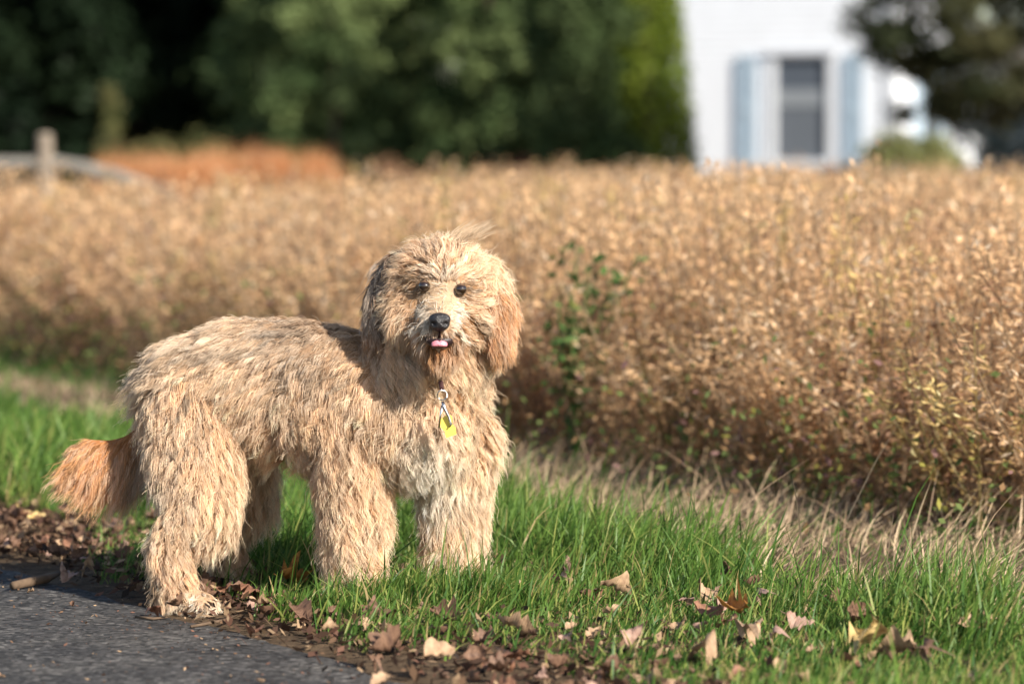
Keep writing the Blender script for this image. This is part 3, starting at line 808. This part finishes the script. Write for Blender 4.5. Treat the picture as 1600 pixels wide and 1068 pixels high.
        m = R('head'); k = np.clip((.07 - dist[m]) / .05, 0, 1)[:, None]; col[m] = col[m] * (1 - .55 * k) + PALE * .55 * k
        for e in (eyeR, eyeL):
            k = np.clip((.031 - np.linalg.norm(p - e, axis=1)) / .012, 0, 1)[:, None] * .85; col = col * (1 - k) + (APRI * .3 + SABLE * .3) * k
        m = R('muzzle'); col[m] = PALE; col[beard] = APRI * .75 + SABLE * .25
        py0 = 240 + F * (H - p[:, 2]) / p[:, 1]
        k = (np.exp(-((px - 692) / 20) ** 2 - ((py0 - 466) / 34) ** 2) * (R('head') | R('muzzle')))[:, None]; col = col * (1 - k) + PALE * 1.06 * k
        m2 = m & (np.abs(px - 688) > 26) & (p[:, 2] < nose[2] + .015); col[m2] = APRI * .8 + SABLE * .2
        mh = R('head') & (px > 742) & (py0 > 445); k = np.clip((px[mh] - 742) / 16, 0, 1)[:, None] * .85; col[mh] = col[mh] * (1 - k) + RUST * .9 * k
        m2 = (m | (R('head') & (np.abs(px - 688) < 48))) & (py0 > 510); k = np.clip((py0[m2] - 508) / 14, 0, 1)[:, None] * .85; col[m2] = col[m2] * (1 - k) + (RUST * .62 + SABLE * .18) * k
        m = R('paw'); col[m] = PALE * .5 + CREAM * .5
        bl = P(682, 722, 7.35); dd = np.linalg.norm((p - bl) * np.array([1.5, .6, .8]), axis=1)
        k = np.clip(1.3 - dd / .085, 0, 1)[:, None]; col = col * (1 - k) + PALE * k
        py = 240 + F * (H - p[:, 2]) / p[:, 1]; k = (np.exp(-((px - 684) / 34) ** 2 - ((py - 728) / 44) ** 2) * (n[:, 1] < .2))[:, None]
        col = col * (1 - k) + PALE * 1.03 * k
        comb_t = comb - n * (comb * n).sum(1, keepdims=True); comb_t /= np.linalg.norm(comb_t, axis=1, keepdims=True) + 1e-6
        return reg, comb_t, comb, L, lift, curl, col

    n3 = Noise(61, 12, 1.0); sw = Noise(62, 12, 9.0); sw2 = Noise(63, 12, 24.0)
    # ---- guides (one per lock)
    NG = 19000; K = 14
    gp, gn = sample(NG)
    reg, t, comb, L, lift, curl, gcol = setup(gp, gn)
    # swirl the comb field a little
    ang = .22 * sw(gp[:, 0] + gp[:, 1], gp[:, 2]) + .13 * sw2(gp[:, 0] - gp[:, 1], gp[:, 2]) + rng.normal(0, .08, NG)
    b = np.cross(gn, t); t = t * np.cos(ang)[:, None] + b * np.sin(ang)[:, None]
    L = L * rng.uniform(.72, 1.2, NG)
    short = np.clip(L / .05, 0, 1)
    G0 = np.zeros((NG, K, 3)); pcur = gp.copy(); G0[:, 0] = pcur
    ph = 3.2 * sw2(gp[:, 0] * 1.6 + gp[:, 1], gp[:, 2] * 1.6) + rng.normal(0, .7, NG); fr = np.clip(L / .042, .6, 3) * rng.uniform(.85, 1.15, NG) * 2 * math.pi; am = rng.uniform(.0030, .0062, NG) * curl * short
    cdir = comb / (np.linalg.norm(comb, axis=1, keepdims=True) + 1e-9)
    for k in range(1, K):
        s_ = k / (K - 1)
        dv = gn * (lift * (1.05 - .75 * s_))[:, None] + t * (.8) + cdir * (.25 + .75 * s_) + np.array([0, 0, -.38]) * s_
        dv /= np.linalg.norm(dv, axis=1, keepdims=True)
        pcur = pcur + dv * (L / (K - 1))[:, None]; G0[:, k] = pcur
    ss = np.linspace(0, 1, K)[None, :]
    wob = (np.sin(fr[:, None] * ss + ph[:, None]) - np.sin(ph)[:, None]) * am[:, None] * np.minimum(1, ss * 2.2)
    wob2 = (np.cos(fr[:, None] * ss + ph[:, None]) - np.cos(ph)[:, None]) * am[:, None] * .7 * np.minimum(1, ss * 2.2)
    bb = np.cross(gn, t)
    G0 = G0 + bb[:, None, :] * wob[..., None] + gn[:, None, :] * wob2[..., None]
    gtone = rng.normal(0, .18, NG); gw = rng.uniform(0, 1, NG)
    # ---- strands
    NS = 225000
    sp, sn = sample(NS)
    kd = kdtree.KDTree(NG)
    for i in range(NG): kd.insert(gp[i], i)
    kd.balance()
    nc = NG // 4; kc = kdtree.KDTree(nc)
    for i in range(nc): kc.insert(gp[i], i)
    kc.balance()
    coarse = sw2(sp[:, 0] * 2 + sp[:, 1], sp[:, 2] * 2) + rng.normal(0, .2, NS) > .7
    gi = np.array([(kc if q else kd).find(p)[1] for p, q in zip(sp, coarse)])
    off = sp - gp[gi]
    # strands that would follow a lock from the far side of a thin part stay put
    bad = (sn * gn[gi]).sum(1) < -.1
    loose = rng.uniform(0, 1, NS) < .13
    cl = np.where(loose, .2, rng.uniform(.35, .82, NS)) * np.where((reg == idx['tail'])[gi], .45, 1.0)
    prof = ss ** 1.3
    lenf = rng.uniform(.75, 1.06, NS)
    base = G0[gi]
    # scale length by resampling towards the root
    rel = base - base[:, :1]
    rel = rel * lenf[:, None, None]
    jit = rng.normal(0, 1, (NS, 3)) * np.where(loose, .008, .0022)[:, None]
    pts = sp[:, None, :] + rel - off[:, None, :] * (cl[:, None] * prof)[..., None] + jit[:, None, :] * (ss ** 1.5)[..., None]
    lenS = L[gi]
    keep = (~bad) & (lenS > .004)
    pts = pts[keep]; gi = gi[keep]; loose = loose[keep]; n = len(pts)
    tone = 1 + gtone[gi] + rng.normal(0, .06, n)
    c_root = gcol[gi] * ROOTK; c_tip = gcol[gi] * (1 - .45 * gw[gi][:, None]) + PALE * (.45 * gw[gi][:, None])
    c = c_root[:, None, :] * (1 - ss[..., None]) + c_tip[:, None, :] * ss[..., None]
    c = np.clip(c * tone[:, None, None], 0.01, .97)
    rad = (.00040 * (1 - ss ** 2.2) + .00012) * rng.uniform(.75, 1.25, (n, 1))
    # wisps blown up from the crown
    nw = 260; a = P(728, 372, 7.34); sp2 = a + rng.normal(0, 1, (nw, 3)) * np.array([.016, .012, .006])
    wl = rng.uniform(.02, .05, nw)[:, None, None]; w = ss.T[None]
    dv = np.array([.55, 0, .62])[None, None] + rng.normal(0, .13, (nw, 1, 3))
    bend = np.array([.5, 0, -.1])[None, None]
    wp = sp2[:, None, :] + wl * (dv * w + bend * w ** 2 * .6)
    wc = np.clip((CREAM * .8)[None, None] * rng.uniform(.6, 1.1, (nw, 1, 1)) * np.ones((nw, K, 3)), 0, 1)
    pts = np.concatenate([pts, wp]); c = np.concatenate([c, wc]); rad = np.concatenate([rad, np.repeat(rad[:1] * .6, nw, 0)])
    return pts, c, rad

CREAM = np.array([.90, .695, .485]); APRI = np.array([.78, .50, .28]); RUST = np.array([.76, .40, .17]); SABLE = np.array([.27, .19, .14]); PALE = np.array([.96, .89, .77])  # SABLE: dark fur, also paints shade on the withers and one ear
ROOTK = np.array([.46, .34, .24])  # darker hair roots, deepened to paint the shade between locks

def sphere_part(name, c, r, mat, parent, scale=(1, 1, 1), seg=20, rings=14, shape=None):
    bm = bmesh.new(); bmesh.ops.create_uvsphere(bm, u_segments=seg, v_segments=rings, radius=r)
    for v in bm.verts:
        v.co.x *= scale[0]; v.co.y *= scale[1]; v.co.z *= scale[2]
        if shape: v.co = shape(v.co)
    me = bpy.data.meshes.new(name); bm.to_mesh(me); bm.free()
    me.polygons.foreach_set('use_smooth', np.ones(len(me.polygons), bool))
    o = link(name, me, mat, parent); o.location = Vector(c) - Vector(parent.location)
    return o

def dog():
    build_prims()
    bm = bmesh.new()
    for (nm, a, ra, b, rb) in PR:
        L = np.linalg.norm(b - a); n = max(1, int(L / (min(ra, rb) * .35)))
        for i in range(n + 1):
            f = i / n; c = a + (b - a) * f; r = ra + (rb - ra) * f
            ret = bmesh.ops.create_icosphere(bm, subdivisions=2, radius=r)
            for v in ret['verts']: v.co += Vector(c)
    me = bpy.data.meshes.new('raw'); bm.to_mesh(me); bm.free()
    tmp = bpy.data.objects.new('raw', me); COL.objects.link(tmp)
    r = tmp.modifiers.new('r', 'REMESH'); r.mode = 'VOXEL'; r.voxel_size = .007
    sm = tmp.modifiers.new('s', 'SMOOTH'); sm.factor = .5; sm.iterations = 12
    dg = bpy.context.evaluated_depsgraph_get()
    body = bpy.data.meshes.new_from_object(tmp.evaluated_get(dg), depsgraph=dg)
    bpy.data.objects.remove(tmp)
    body.name = 'body'
    body.polygons.foreach_set('use_smooth', np.ones(len(body.polygons), bool))
    skin = simple('dog_skin', (.36, .25, .16), .8, .2, .15, 30)
    body.materials.clear()
    o = link('dog', body, skin)
    tag(o, 'shaggy cream coloured dog standing half on the verge, facing the camera', 'dog')
    pts, c, rad = fur_strands(body)
    n, K = pts.shape[:2]
    cu = bpy.data.hair_curves.new('fur'); cu.add_curves([K] * n)
    cu.attributes['position'].data.foreach_set('vector', pts.astype(np.float32).ravel())
    ra = cu.attributes.get('radius') or cu.attributes.new('radius', 'FLOAT', 'POINT')
    ra.data.foreach_set('value', rad.astype(np.float32).ravel())
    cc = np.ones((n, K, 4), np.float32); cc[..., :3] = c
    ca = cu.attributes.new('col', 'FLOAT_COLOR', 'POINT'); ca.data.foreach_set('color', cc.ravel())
    m, nt, out = new_mat('dog_fur')
    at_ = nt.nodes.new('ShaderNodeAttribute'); at_.attribute_name = 'col'
    d = nt.nodes.new('ShaderNodeBsdfDiffuse'); tl = nt.nodes.new('ShaderNodeBsdfTranslucent')
    gl = nt.nodes.new('ShaderNodeBsdfHair'); gl.component = 'Reflection'
    gl.inputs['RoughnessU'].default_value = .35; gl.inputs['RoughnessV'].default_value = .6
    for q in (d, tl, gl): nt.links.new(at_.outputs['Color'], q.inputs['Color'])
    m1 = nt.nodes.new('ShaderNodeMixShader'); m1.inputs[0].default_value = .35
    m2 = nt.nodes.new('ShaderNodeMixShader'); m2.inputs[0].default_value = .14
    nt.links.new(d.outputs[0], m1.inputs[1]); nt.links.new(tl.outputs[0], m1.inputs[2])
    nt.links.new(m1.outputs[0], m2.inputs[1]); nt.links.new(gl.outputs[0], m2.inputs[2]); nt.links.new(m2.outputs[0], out.inputs[0])
    fo = link('fur', cu, m, o); fo['label'] = 'long wavy cream fur with rust ears and tail'
    print('strands', n)
    # ---- face
    eye_m = simple('eye_brown', (.018, .009, .005), .05, .6, coat=1.0); rim_m = simple('eye_rim', (.10, .055, .032), .7)
    for (px, py) in ((663, 447), (720, 452)):
        e = sphere_part('eye', P(px, py, 7.2595), .0124, eye_m, o)
        for sg, cut, nm in ((1, .66, 'upper_eyelid'), (-1, .80, 'lower_eyelid')):
            V = []; Q = []; R_ = .0134
            for i in range(7):
                th = math.asin(cut) + (math.pi / 2 - math.asin(cut)) * i / 6
                for j in range(17):
                    a = math.pi * (1 + j / 16)
                    V.append((R_ * math.cos(th) * math.cos(a), R_ * math.cos(th) * math.sin(a), sg * R_ * math.sin(th) - (.002 * abs(math.cos(a)) if sg > 0 else -.001)))
            for i in range(6):
                for j in range(16): Q.append((i * 17 + j, i * 17 + j + 1, (i + 1) * 17 + j + 1, (i + 1) * 17 + j))
            mb = MB(); mb.add(V, Q); mb.build(nm, rim_m, e, True)
    def nshape(v):
        v.x *= 1 + .35 * max(0, v.z) / .018
        for sg in (-1, 1):      # nostrils
            dd = math.hypot(v.x - sg * .011, v.z + .003)
            if v.y < 0 and dd < .0065: v.y += .007 * (1 - dd / .0065)
        if v.y < 0 and abs(v.x) < .002: v.y += .0015
        return v
    sphere_part('nose', P(687, 503, 7.19), .0205, simple('nose_black', (.016, .014, .015), .34, .5, bump=.4, nscale=400), o, (1.0, .85, .92), 40, 28, nshape)
    lip = simple('lip_dark', (.022, .011, .011), .45)
    def mshape(v):
        v.z += 5.5 * v.x * v.x; v.y += 6 * v.x * v.x; return v
    sphere_part('mouth', P(687, 534, 7.206), .024, lip, o, (1.25, .5, .52), 28, 16, mshape)
    m_ = MB(); a0 = P(687, 513, 7.186) ; a1 = P(687, 527, 7.198)
    m_.tube([a0, (a0 + a1) / 2 + np.array([0, -.002, 0]), a1], [.0035, .0022, .003], 8); m_.build('philtrum', lip, o, True)
    def tshape(v):
        v.z += -14 * v.x ** 2 * (1 if v.z < 0 else .2); v.z -= .0022 * math.exp(-(v.x / .0025) ** 2) if v.z > -.002 else 0; v.y -= .004 * max(0, -v.z) / .008; return v
    sphere_part('tongue', P(686.5, 536, 7.199), .0160, simple('tongue_pink', (.62, .22, .26), .3, .5, .08, 80), o, (1.0, .6, .44), 36, 22, tshape)

def collar():
    base = P(690, 625, 7.26)
    t = empty('dog_collar', tuple(base)); tag(t, 'dog collar with steel clip and small yellow tag hanging at the chest', 'collar')
    steel = simple('steel', (.62, .6, .58), .25, .5, metal=1.0); band = simple('collar_webbing', (.05, .02, .02), .7)
    def lc(px, py, d): return Vector(P(px, py, d) - base)
    # webbing round the neck
    m = MB(); pts = []; c = lc(660, 575, 7.44)
    for i in range(33):
        a = 2 * math.pi * i / 32
        pts.append((c.x + math.cos(a) * .118 + .008, c.y + math.sin(a) * .118 + .0, c.z - .03 * -math.sin(a) + .022 * math.cos(a) * -1))
    m.tube(pts, [.008] * 33, 6, False); m.build('band', band, t)
    def ring(name, px, py, d, r, thick, mat, flat=1.0, parent=t):
        m = MB(); c = lc(px, py, d); q = []
        for i in range(25):
            a = 2 * math.pi * i / 24; q.append((c.x + math.cos(a) * r * flat, c.y + .002 * math.sin(a * 2), c.z + math.sin(a) * r))
        m.tube(q, [thick] * 25, 6, False); return m.build(name, mat, parent, smooth=True)
    m = MB(); m.tube([lc(689, 597, 7.272), lc(690, 608, 7.256)], [.0055, .0045], 8); m.build('loop', band, t)
    ring('ring', 691, 617, 7.252, .0098, .0013, steel)
    # snap clip: body, spring gate
    m = MB(); m.tube([lc(692, 627, 7.247), lc(694, 636, 7.244), lc(701, 651, 7.244), lc(705, 663, 7.246), lc(702, 667, 7.246)], [.0036, .0034, .003, .0028, .0022], 8); m.build('clip', steel, t, True)
    m = MB(); m.tube([lc(691, 633, 7.246), lc(688, 650, 7.245), lc(686, 668, 7.247)], [.0026, .0024, .002], 7); m.build('clip_gate', steel, t, True)
    # yellow tag, stepped outline
    ym = simple('yellow_enamel', (.80, .62, .10), .35, .5)
    ol = [(688, 655), (694, 650), (700, 646), (706, 650), (707, 662), (712, 668), (713, 678), (697, 684), (695, 673), (689, 668)]
    f0 = [lc(x, y, 7.251) for x, y in ol]; f1 = [lc(x, y, 7.253) for x, y in ol]; n = len(ol)
    m = MB(); m.add(f0 + f1, [tuple(range(n)), tuple(range(2 * n - 1, n - 1, -1))] + [(i, (i + 1) % n, n + (i + 1) % n, n + i) for i in range(n)])
    m.build('name_tag', ym, t)

# ------------------------------------------------------------------ fallen leaves
def leaf_mesh(seed, lobed):
    r = np.random.default_rng(seed); nl, nw = 10, 4
    V = []; cu = r.uniform(.5, 2.2) * r.choice([-1, 1]); lc = r.uniform(-.9, 1.3); tw = r.uniform(-.7, .7); w0 = r.uniform(.26, .4)
    for i in range(nl + 1):
        t = i / nl
        w = w0 * math.sin(math.pi * (t ** .75)) ** .75 if 0 < t < 1 else .012
        if lobed: w *= 1 + .45 * math.sin(t * 3 * 2 * math.pi - .6) * (.3 + .7 * math.sin(math.pi * t))
        for j in range(nw + 1):
            f = (j / nw - .5) * 2
            x = t - .5 + .06 * abs(f) * (1 if lobed else .3); y = w * f * (1 + .1 * r.normal())
            a = tw * (t - .5); z = cu * (y * y) * 2.2 + lc * (t - .5) ** 2 + .055 * r.normal() + .05 * abs(f)
            V.append((x, y * math.cos(a) - z * math.sin(a), y * math.sin(a) + z * math.cos(a)))
    Q = [(i * (nw + 1) + j, (i + 1) * (nw + 1) + j, (i + 1) * (nw + 1) + j + 1, i * (nw + 1) + j + 1) for i in range(nl) for j in range(nw)]
    b = len(V)      # petiole
    V += [(-.5, -.012, 0), (-.5, .012, 0), (-.72, .008, .05), (-.72, -.008, .05)]; Q.append((b, b + 1, b + 2, b + 3))
    return np.array(V), np.array(Q)

def leaf_mat(name, a, b):
    m, nt, out = new_mat(name)
    tc = nt.nodes.new('ShaderNodeTexCoord'); oi = nt.nodes.new('ShaderNodeObjectInfo')
    n = nt.nodes.new('ShaderNodeTexNoise'); n.inputs['Scale'].default_value = 6; n.inputs['Detail'].default_value = 6; n.noise_dimensions = '4D'
    w = nt.nodes.new('ShaderNodeTexWave'); w.inputs['Scale'].default_value = 5; w.inputs['Distortion'].default_value = 2
    nt.links.new(tc.outputs['Object'], n.inputs['Vector']); nt.links.new(oi.outputs['Random'], n.inputs['W']); nt.links.new(tc.outputs['Object'], w.inputs['Vector'])
    r = nt.nodes.new('ShaderNodeValToRGB'); e = r.color_ramp.elements
    e[0].position = .32; e[0].color = (*a, 1); e[1].position = .66; e[1].color = (*b, 1)
    nt.links.new(n.outputs[0], r.inputs[0])
    d = nt.nodes.new('ShaderNodeBsdfPrincipled'); d.inputs['Roughness'].default_value = .6; d.inputs['Specular IOR Level'].default_value = .3
    tl = nt.nodes.new('ShaderNodeBsdfTranslucent'); mx = nt.nodes.new('ShaderNodeMixShader'); mx.inputs[0].default_value = .15
    bp = nt.nodes.new('ShaderNodeBump'); bp.inputs['Strength'].default_value = .16; bp.inputs['Distance'].default_value = .05
    nt.links.new(w.outputs[0], bp.inputs['Height']); nt.links.new(bp.outputs[0], d.inputs['Normal'])
    nt.links.new(r.outputs[0], d.inputs['Base Color']); nt.links.new(r.outputs[0], tl.inputs[0])
    nt.links.new(d.outputs[0], mx.inputs[1]); nt.links.new(tl.outputs[0], mx.inputs[2]); nt.links.new(mx.outputs[0], out.inputs[0])
    return m

def leaves():
    mats = {'brown': leaf_mat('leaf_brown', (.085, .045, .03), (.21, .12, .075)), 'tan': leaf_mat('leaf_tan', (.26, .16, .095), (.46, .31, .19)),
            'red': leaf_mat('leaf_reddish', (.14, .065, .04), (.30, .15, .09)), 'orange': leaf_mat('leaf_orange', (.22, .09, .025), (.50, .24, .06)),
            'yellow': leaf_mat('leaf_yellow', (.40, .25, .09), (.66, .50, .22)), 'pink': leaf_mat('leaf_pinkish', (.28, .16, .12), (.44, .29, .22))}
    protos = {}
    for k, m in mats.items():
        for i in range(5):
            V, Q = leaf_mesh(900 + i * 7 + hash_k(k), i % 2 == 1)
            me = np_mesh('fallen_leaf', V, Q, smooth=True); me.materials.append(m); protos[(k, i)] = me
    def put(k, i, p, size, rot, label, group=None):
        o = bpy.data.objects.new('fallen_leaf', protos[(k, i % 5)]); COL.objects.link(o)
        o.location = p; o.scale = (size, size, size); o.rotation_euler = rot
        tag(o, label, 'leaf', group); return o
    R = random.uniform
    named = [
        (46, 822, 'yellow', .085, .4, 'yellow leaf lying in the brown litter far left'),
        (455, 938, 'orange', .085, .7, 'orange brown leaf propped up beside the grass tuft near the hind paw'),
        (352, 944, 'red', .045, .8, 'small reddish leaf leaning on the toes of the hind paw'),
        (398, 950, 'red', .075, .6, 'reddish brown leaf standing on edge just past the hind paw'),
        (396, 1000, 'red', .060, .15, 'curled reddish leaf lying alone on the asphalt below the hind paw'),
        (470, 985, 'brown', .075, .3, 'brown leaf lying flat on the asphalt edge below the grass tuft'),
        (410, 970, 'tan', .055, .5, 'crumpled pale tan leaf at the asphalt edge'),
        (606, 1016, 'tan', .055, .4, 'pale tan cupped leaf on the dark litter at the road edge'),
        (598, 985, 'brown', .080, .6, 'dark brown leaf behind the pale cupped leaf'),
        (612, 1048, 'brown', .085, .5, 'dark brown curled leaf at the bottom edge of road litter'),
        (686, 1058, 'tan', .070, .7, 'ribbed tan leaf cut by the bottom of the picture'),
        (700, 1000, 'brown', .080, .6, 'brown crumpled leaf in the short grass below the front paws'),
        (960, 888, 'brown', .075, 1.2, 'brown leaf standing upright in the grass beside the taller leaf'),
        (1003, 905, 'pink', .090, 1.3, 'tall pinkish brown leaf upright in the grass behind the dog'),
        (940, 885, 'red', .050, .9, 'small reddish leaf left of two upright leaves'),
        (856, 942, 'red', .065, .6, 'reddish tan leaf in the grass just past the front paw'),
        (876, 936, 'pink', .060, .5, 'pinkish leaf touching the reddish tan leaf in the grass'),
        (964, 958, 'tan', .080, .6, 'broad tan leaf in the middle of the short grass'),
        (925, 960, 'red', .055, .7, 'reddish leaf beside the broad tan leaf in the grass'),
        (1142, 932, 'brown', .050, 1.2, 'small dark spiky leaf standing in the tall grass'),
        (1186, 972, 'pink', .070, 1.1, 'pinkish leaf upright above the orange leaf'),
        (1152, 996, 'orange', .095, .5, 'bright orange leaf in the grass, largest orange one'),
        (1108, 990, 'red', .070, .5, 'reddish leaf next to the bright orange leaf'),
        (1172, 1022, 'tan', .065, .9, 'tan leaf standing below the bright orange leaf'),
        (1250, 1006, 'pink', .065, .4, 'pale pinkish leaf lying between the orange and the yellow leaf'),
        (1210, 1028, 'pink', .060, .6, 'dull pink leaf below the pale pinkish one'),
        (1360, 1046, 'yellow', .130, .5, 'large yellow tan leaf at the bottom of the grass'),
        (1400, 1052, 'tan', .095, .2, 'flat tan leaf joined against the large yellow leaf'),
        (1440, 1058, 'brown', .060, 1.1, 'dark brown leaf upright beside the large yellow leaf'),
        (1340, 1010, 'brown', .075, .6, 'brown leaf in the grass above the large yellow leaf'),
        (1552, 1014, 'tan', .085, .4, 'tan leaf lying in the grass near the right edge'),
        (1520, 1022, 'tan', .080, .4, 'folded tan leaf overlapping another near the right edge'),
        (985, 1032, 'pink', .055, .9, 'small pinkish leaf upright in the short grass at the bottom'),
        (1100, 1056, 'tan', .080, .5, 'tan leaf at the bottom edge below the small pinkish one'),
        (805, 1018, 'tan', .085, .7, 'tan curled leaf in the short grass at bottom centre'),
        (800, 1052, 'red', .080, .4, 'reddish leaf at the bottom edge below the tan curled leaf'),
        (330, 905, 'brown', .09, .5, 'large shaded brown leaf behind the hind paw under the belly'),
        (370, 915, 'brown', .08, .6, 'dark leaf in the shade right behind the hind toes'),
        (240, 965, 'red', .05, .5, 'small reddish leaf on asphalt at the heel of the hind paw'),
        (330, 1012, 'brown', .0, 0, ''),
    ]
    for j, (px, py, k, size, tilt, lab) in enumerate(named):
        if not lab: continue
        p = G(px, py); s, u = su(p[0], p[1])
        size *= .88; p[2] = (.012 if s < 2.6 else .026) + size * .3 * math.sin(tilt)
        if s > 3.0: p[2] += .012
        put(k, j, p, size, (tilt * R(.7, 1.0), R(-.4, .4), R(0, 6.28)), lab)
    # litter strip: many look-alikes
    n = 0
    while n < 180:
        s = random.gauss(2.80, .14); u = R(7.6, 12.0) if random.random() < .7 else R(5.2, 8.2)
        x, y = xy(s, u)
        if abs(x) > 800 / F * y + .1 or s < 2.5: continue
        put(random.choice(['brown', 'brown', 'brown', 'tan', 'red', 'pink']), random.randrange(5), (x, y, .012 + R(0, .02)), R(.022, .052), (R(-.8, .8), R(-.8, .8), R(0, 6.28)),
            'small curled dead leaf in the litter strip along the asphalt edge', 'dead leaves in the litter strip'); n += 1
    n = 0
    while n < 140:
        u = R(4.8, 8.6); s = R(2.85, 3.75); x, y = xy(s, u)
        if abs(x) > 800 / F * y + .1 or y < 6: continue
        put(random.choice(['brown', 'tan', 'red', 'pink', 'tan']), random.randrange(5), (x, y, .022 + R(0, .03)), R(.022, .048), (R(-.9, .9), R(-.9, .9), R(0, 6.28)),
            'small dead leaf half sunk in the short green grass', 'dead leaves in the short grass'); n += 1
    for j in range(14):
        s = R(1.9, 2.5); u = R(5.6, 8.4); x, y = xy(s, u)
        put(random.choice(['red', 'tan', 'brown']), j, (x, y, .006), R(.014, .028), (R(-.3, .3), R(-.3, .3), R(0, 6.28)), 'tiny leaf scrap lying on the dark asphalt', 'leaf scraps on the asphalt')
    # uncountable crumbs
    N = 34000
    u = 5 + 9 * rng.uniform(0, 1, N) ** .65; s = 2.76 + rng.normal(0, .16, N) + np.where(u < 8, np.abs(rng.normal(0, .3, N)), 0)
    x, y = xy(s, u); ok = in_view(x, y, .3) & (s > 2.5) & (rng.uniform(0, 1, N) < np.clip((s - 2.5) / .12, .1, 1)); x, y, s = x[ok], y[ok], s[ok]; n = len(x)
    c = np.stack([x, y, np.abs(rng.normal(.008, .01, n)) + .002], 1)
    pal = np.array([[.07, .042, .03], [.15, .09, .055], [.34, .23, .14], [.16, .085, .06], [.04, .03, .025]])
    col = pal[rng.choice(5, n, p=[.3, .25, .15, .15, .15])] * rng.uniform(.7, 1.2, (n, 1))
    V, Q, C = leaf_cloud(c, rng.normal(0, .6, (n, 3)) + np.array([0, 0, 1]), rng.uniform(.006, .018, n), col)
    ng = 1600; gs = 2.62 - np.abs(rng.normal(0, .35, ng)); gu = rng.uniform(5.4, 10, ng); gx, gy = xy(gs, gu)
    V2, Q2, C2 = leaf_cloud(np.stack([gx, gy, np.full(ng, .0025)], 1), rng.normal(0, .35, (ng, 3)) + np.array([0, 0, 1]), rng.uniform(.0015, .006, ng), pal[rng.choice(5, ng)] * 1.3)
    Q = np.concatenate([Q, Q2 + len(V)]); V = np.concatenate([V, V2]); C = np.concatenate([C, C2])
    o = link('leaf_litter', np_mesh('leaf_litter', V, Q, C), M_LEAF)
    tag(o, 'crumbled brown leaf litter along the asphalt edge', 'leaf litter', kind='stuff')

def hash_k(k): return sum(ord(c) for c in k)

def twigs():
    m = simple('twig_bark', (.11, .075, .05), .9, .1, .3, 40)
    for pts, r, lab in (([(298, 984), (330, 979), (352, 974), (372, 966)], .0035, 'thin curved twig lying on the asphalt below the hind paw'),
                        ([(20, 925), (70, 915), (92, 905)], .011, 'thick dark stick lying in the shadow on the asphalt edge'),
                        ([(212, 968), (240, 972), (262, 969)], .003, 'short thin twig at the heel of the hind paw')):
        b = G(*pts[0]); q = [G(*p) - b + np.array([0, 0, r + .001 * (i % 2)]) for i, p in enumerate(pts)]
        mb = MB(); mb.tube(q, [r * .8] + [r] * (len(q) - 2) + [r * .45], 7)
        o = mb.build('twig', m, None, True); o.location = b; tag(o, lab, 'twig')

trees(); house(); fence(); twigs()
crop(); edge_weeds(); tall_weed(); straw()
dog(); collar()
g = P(300, 940, 7.36); dog_clear.append((g[0], g[1], .09))
grass(); leaves()
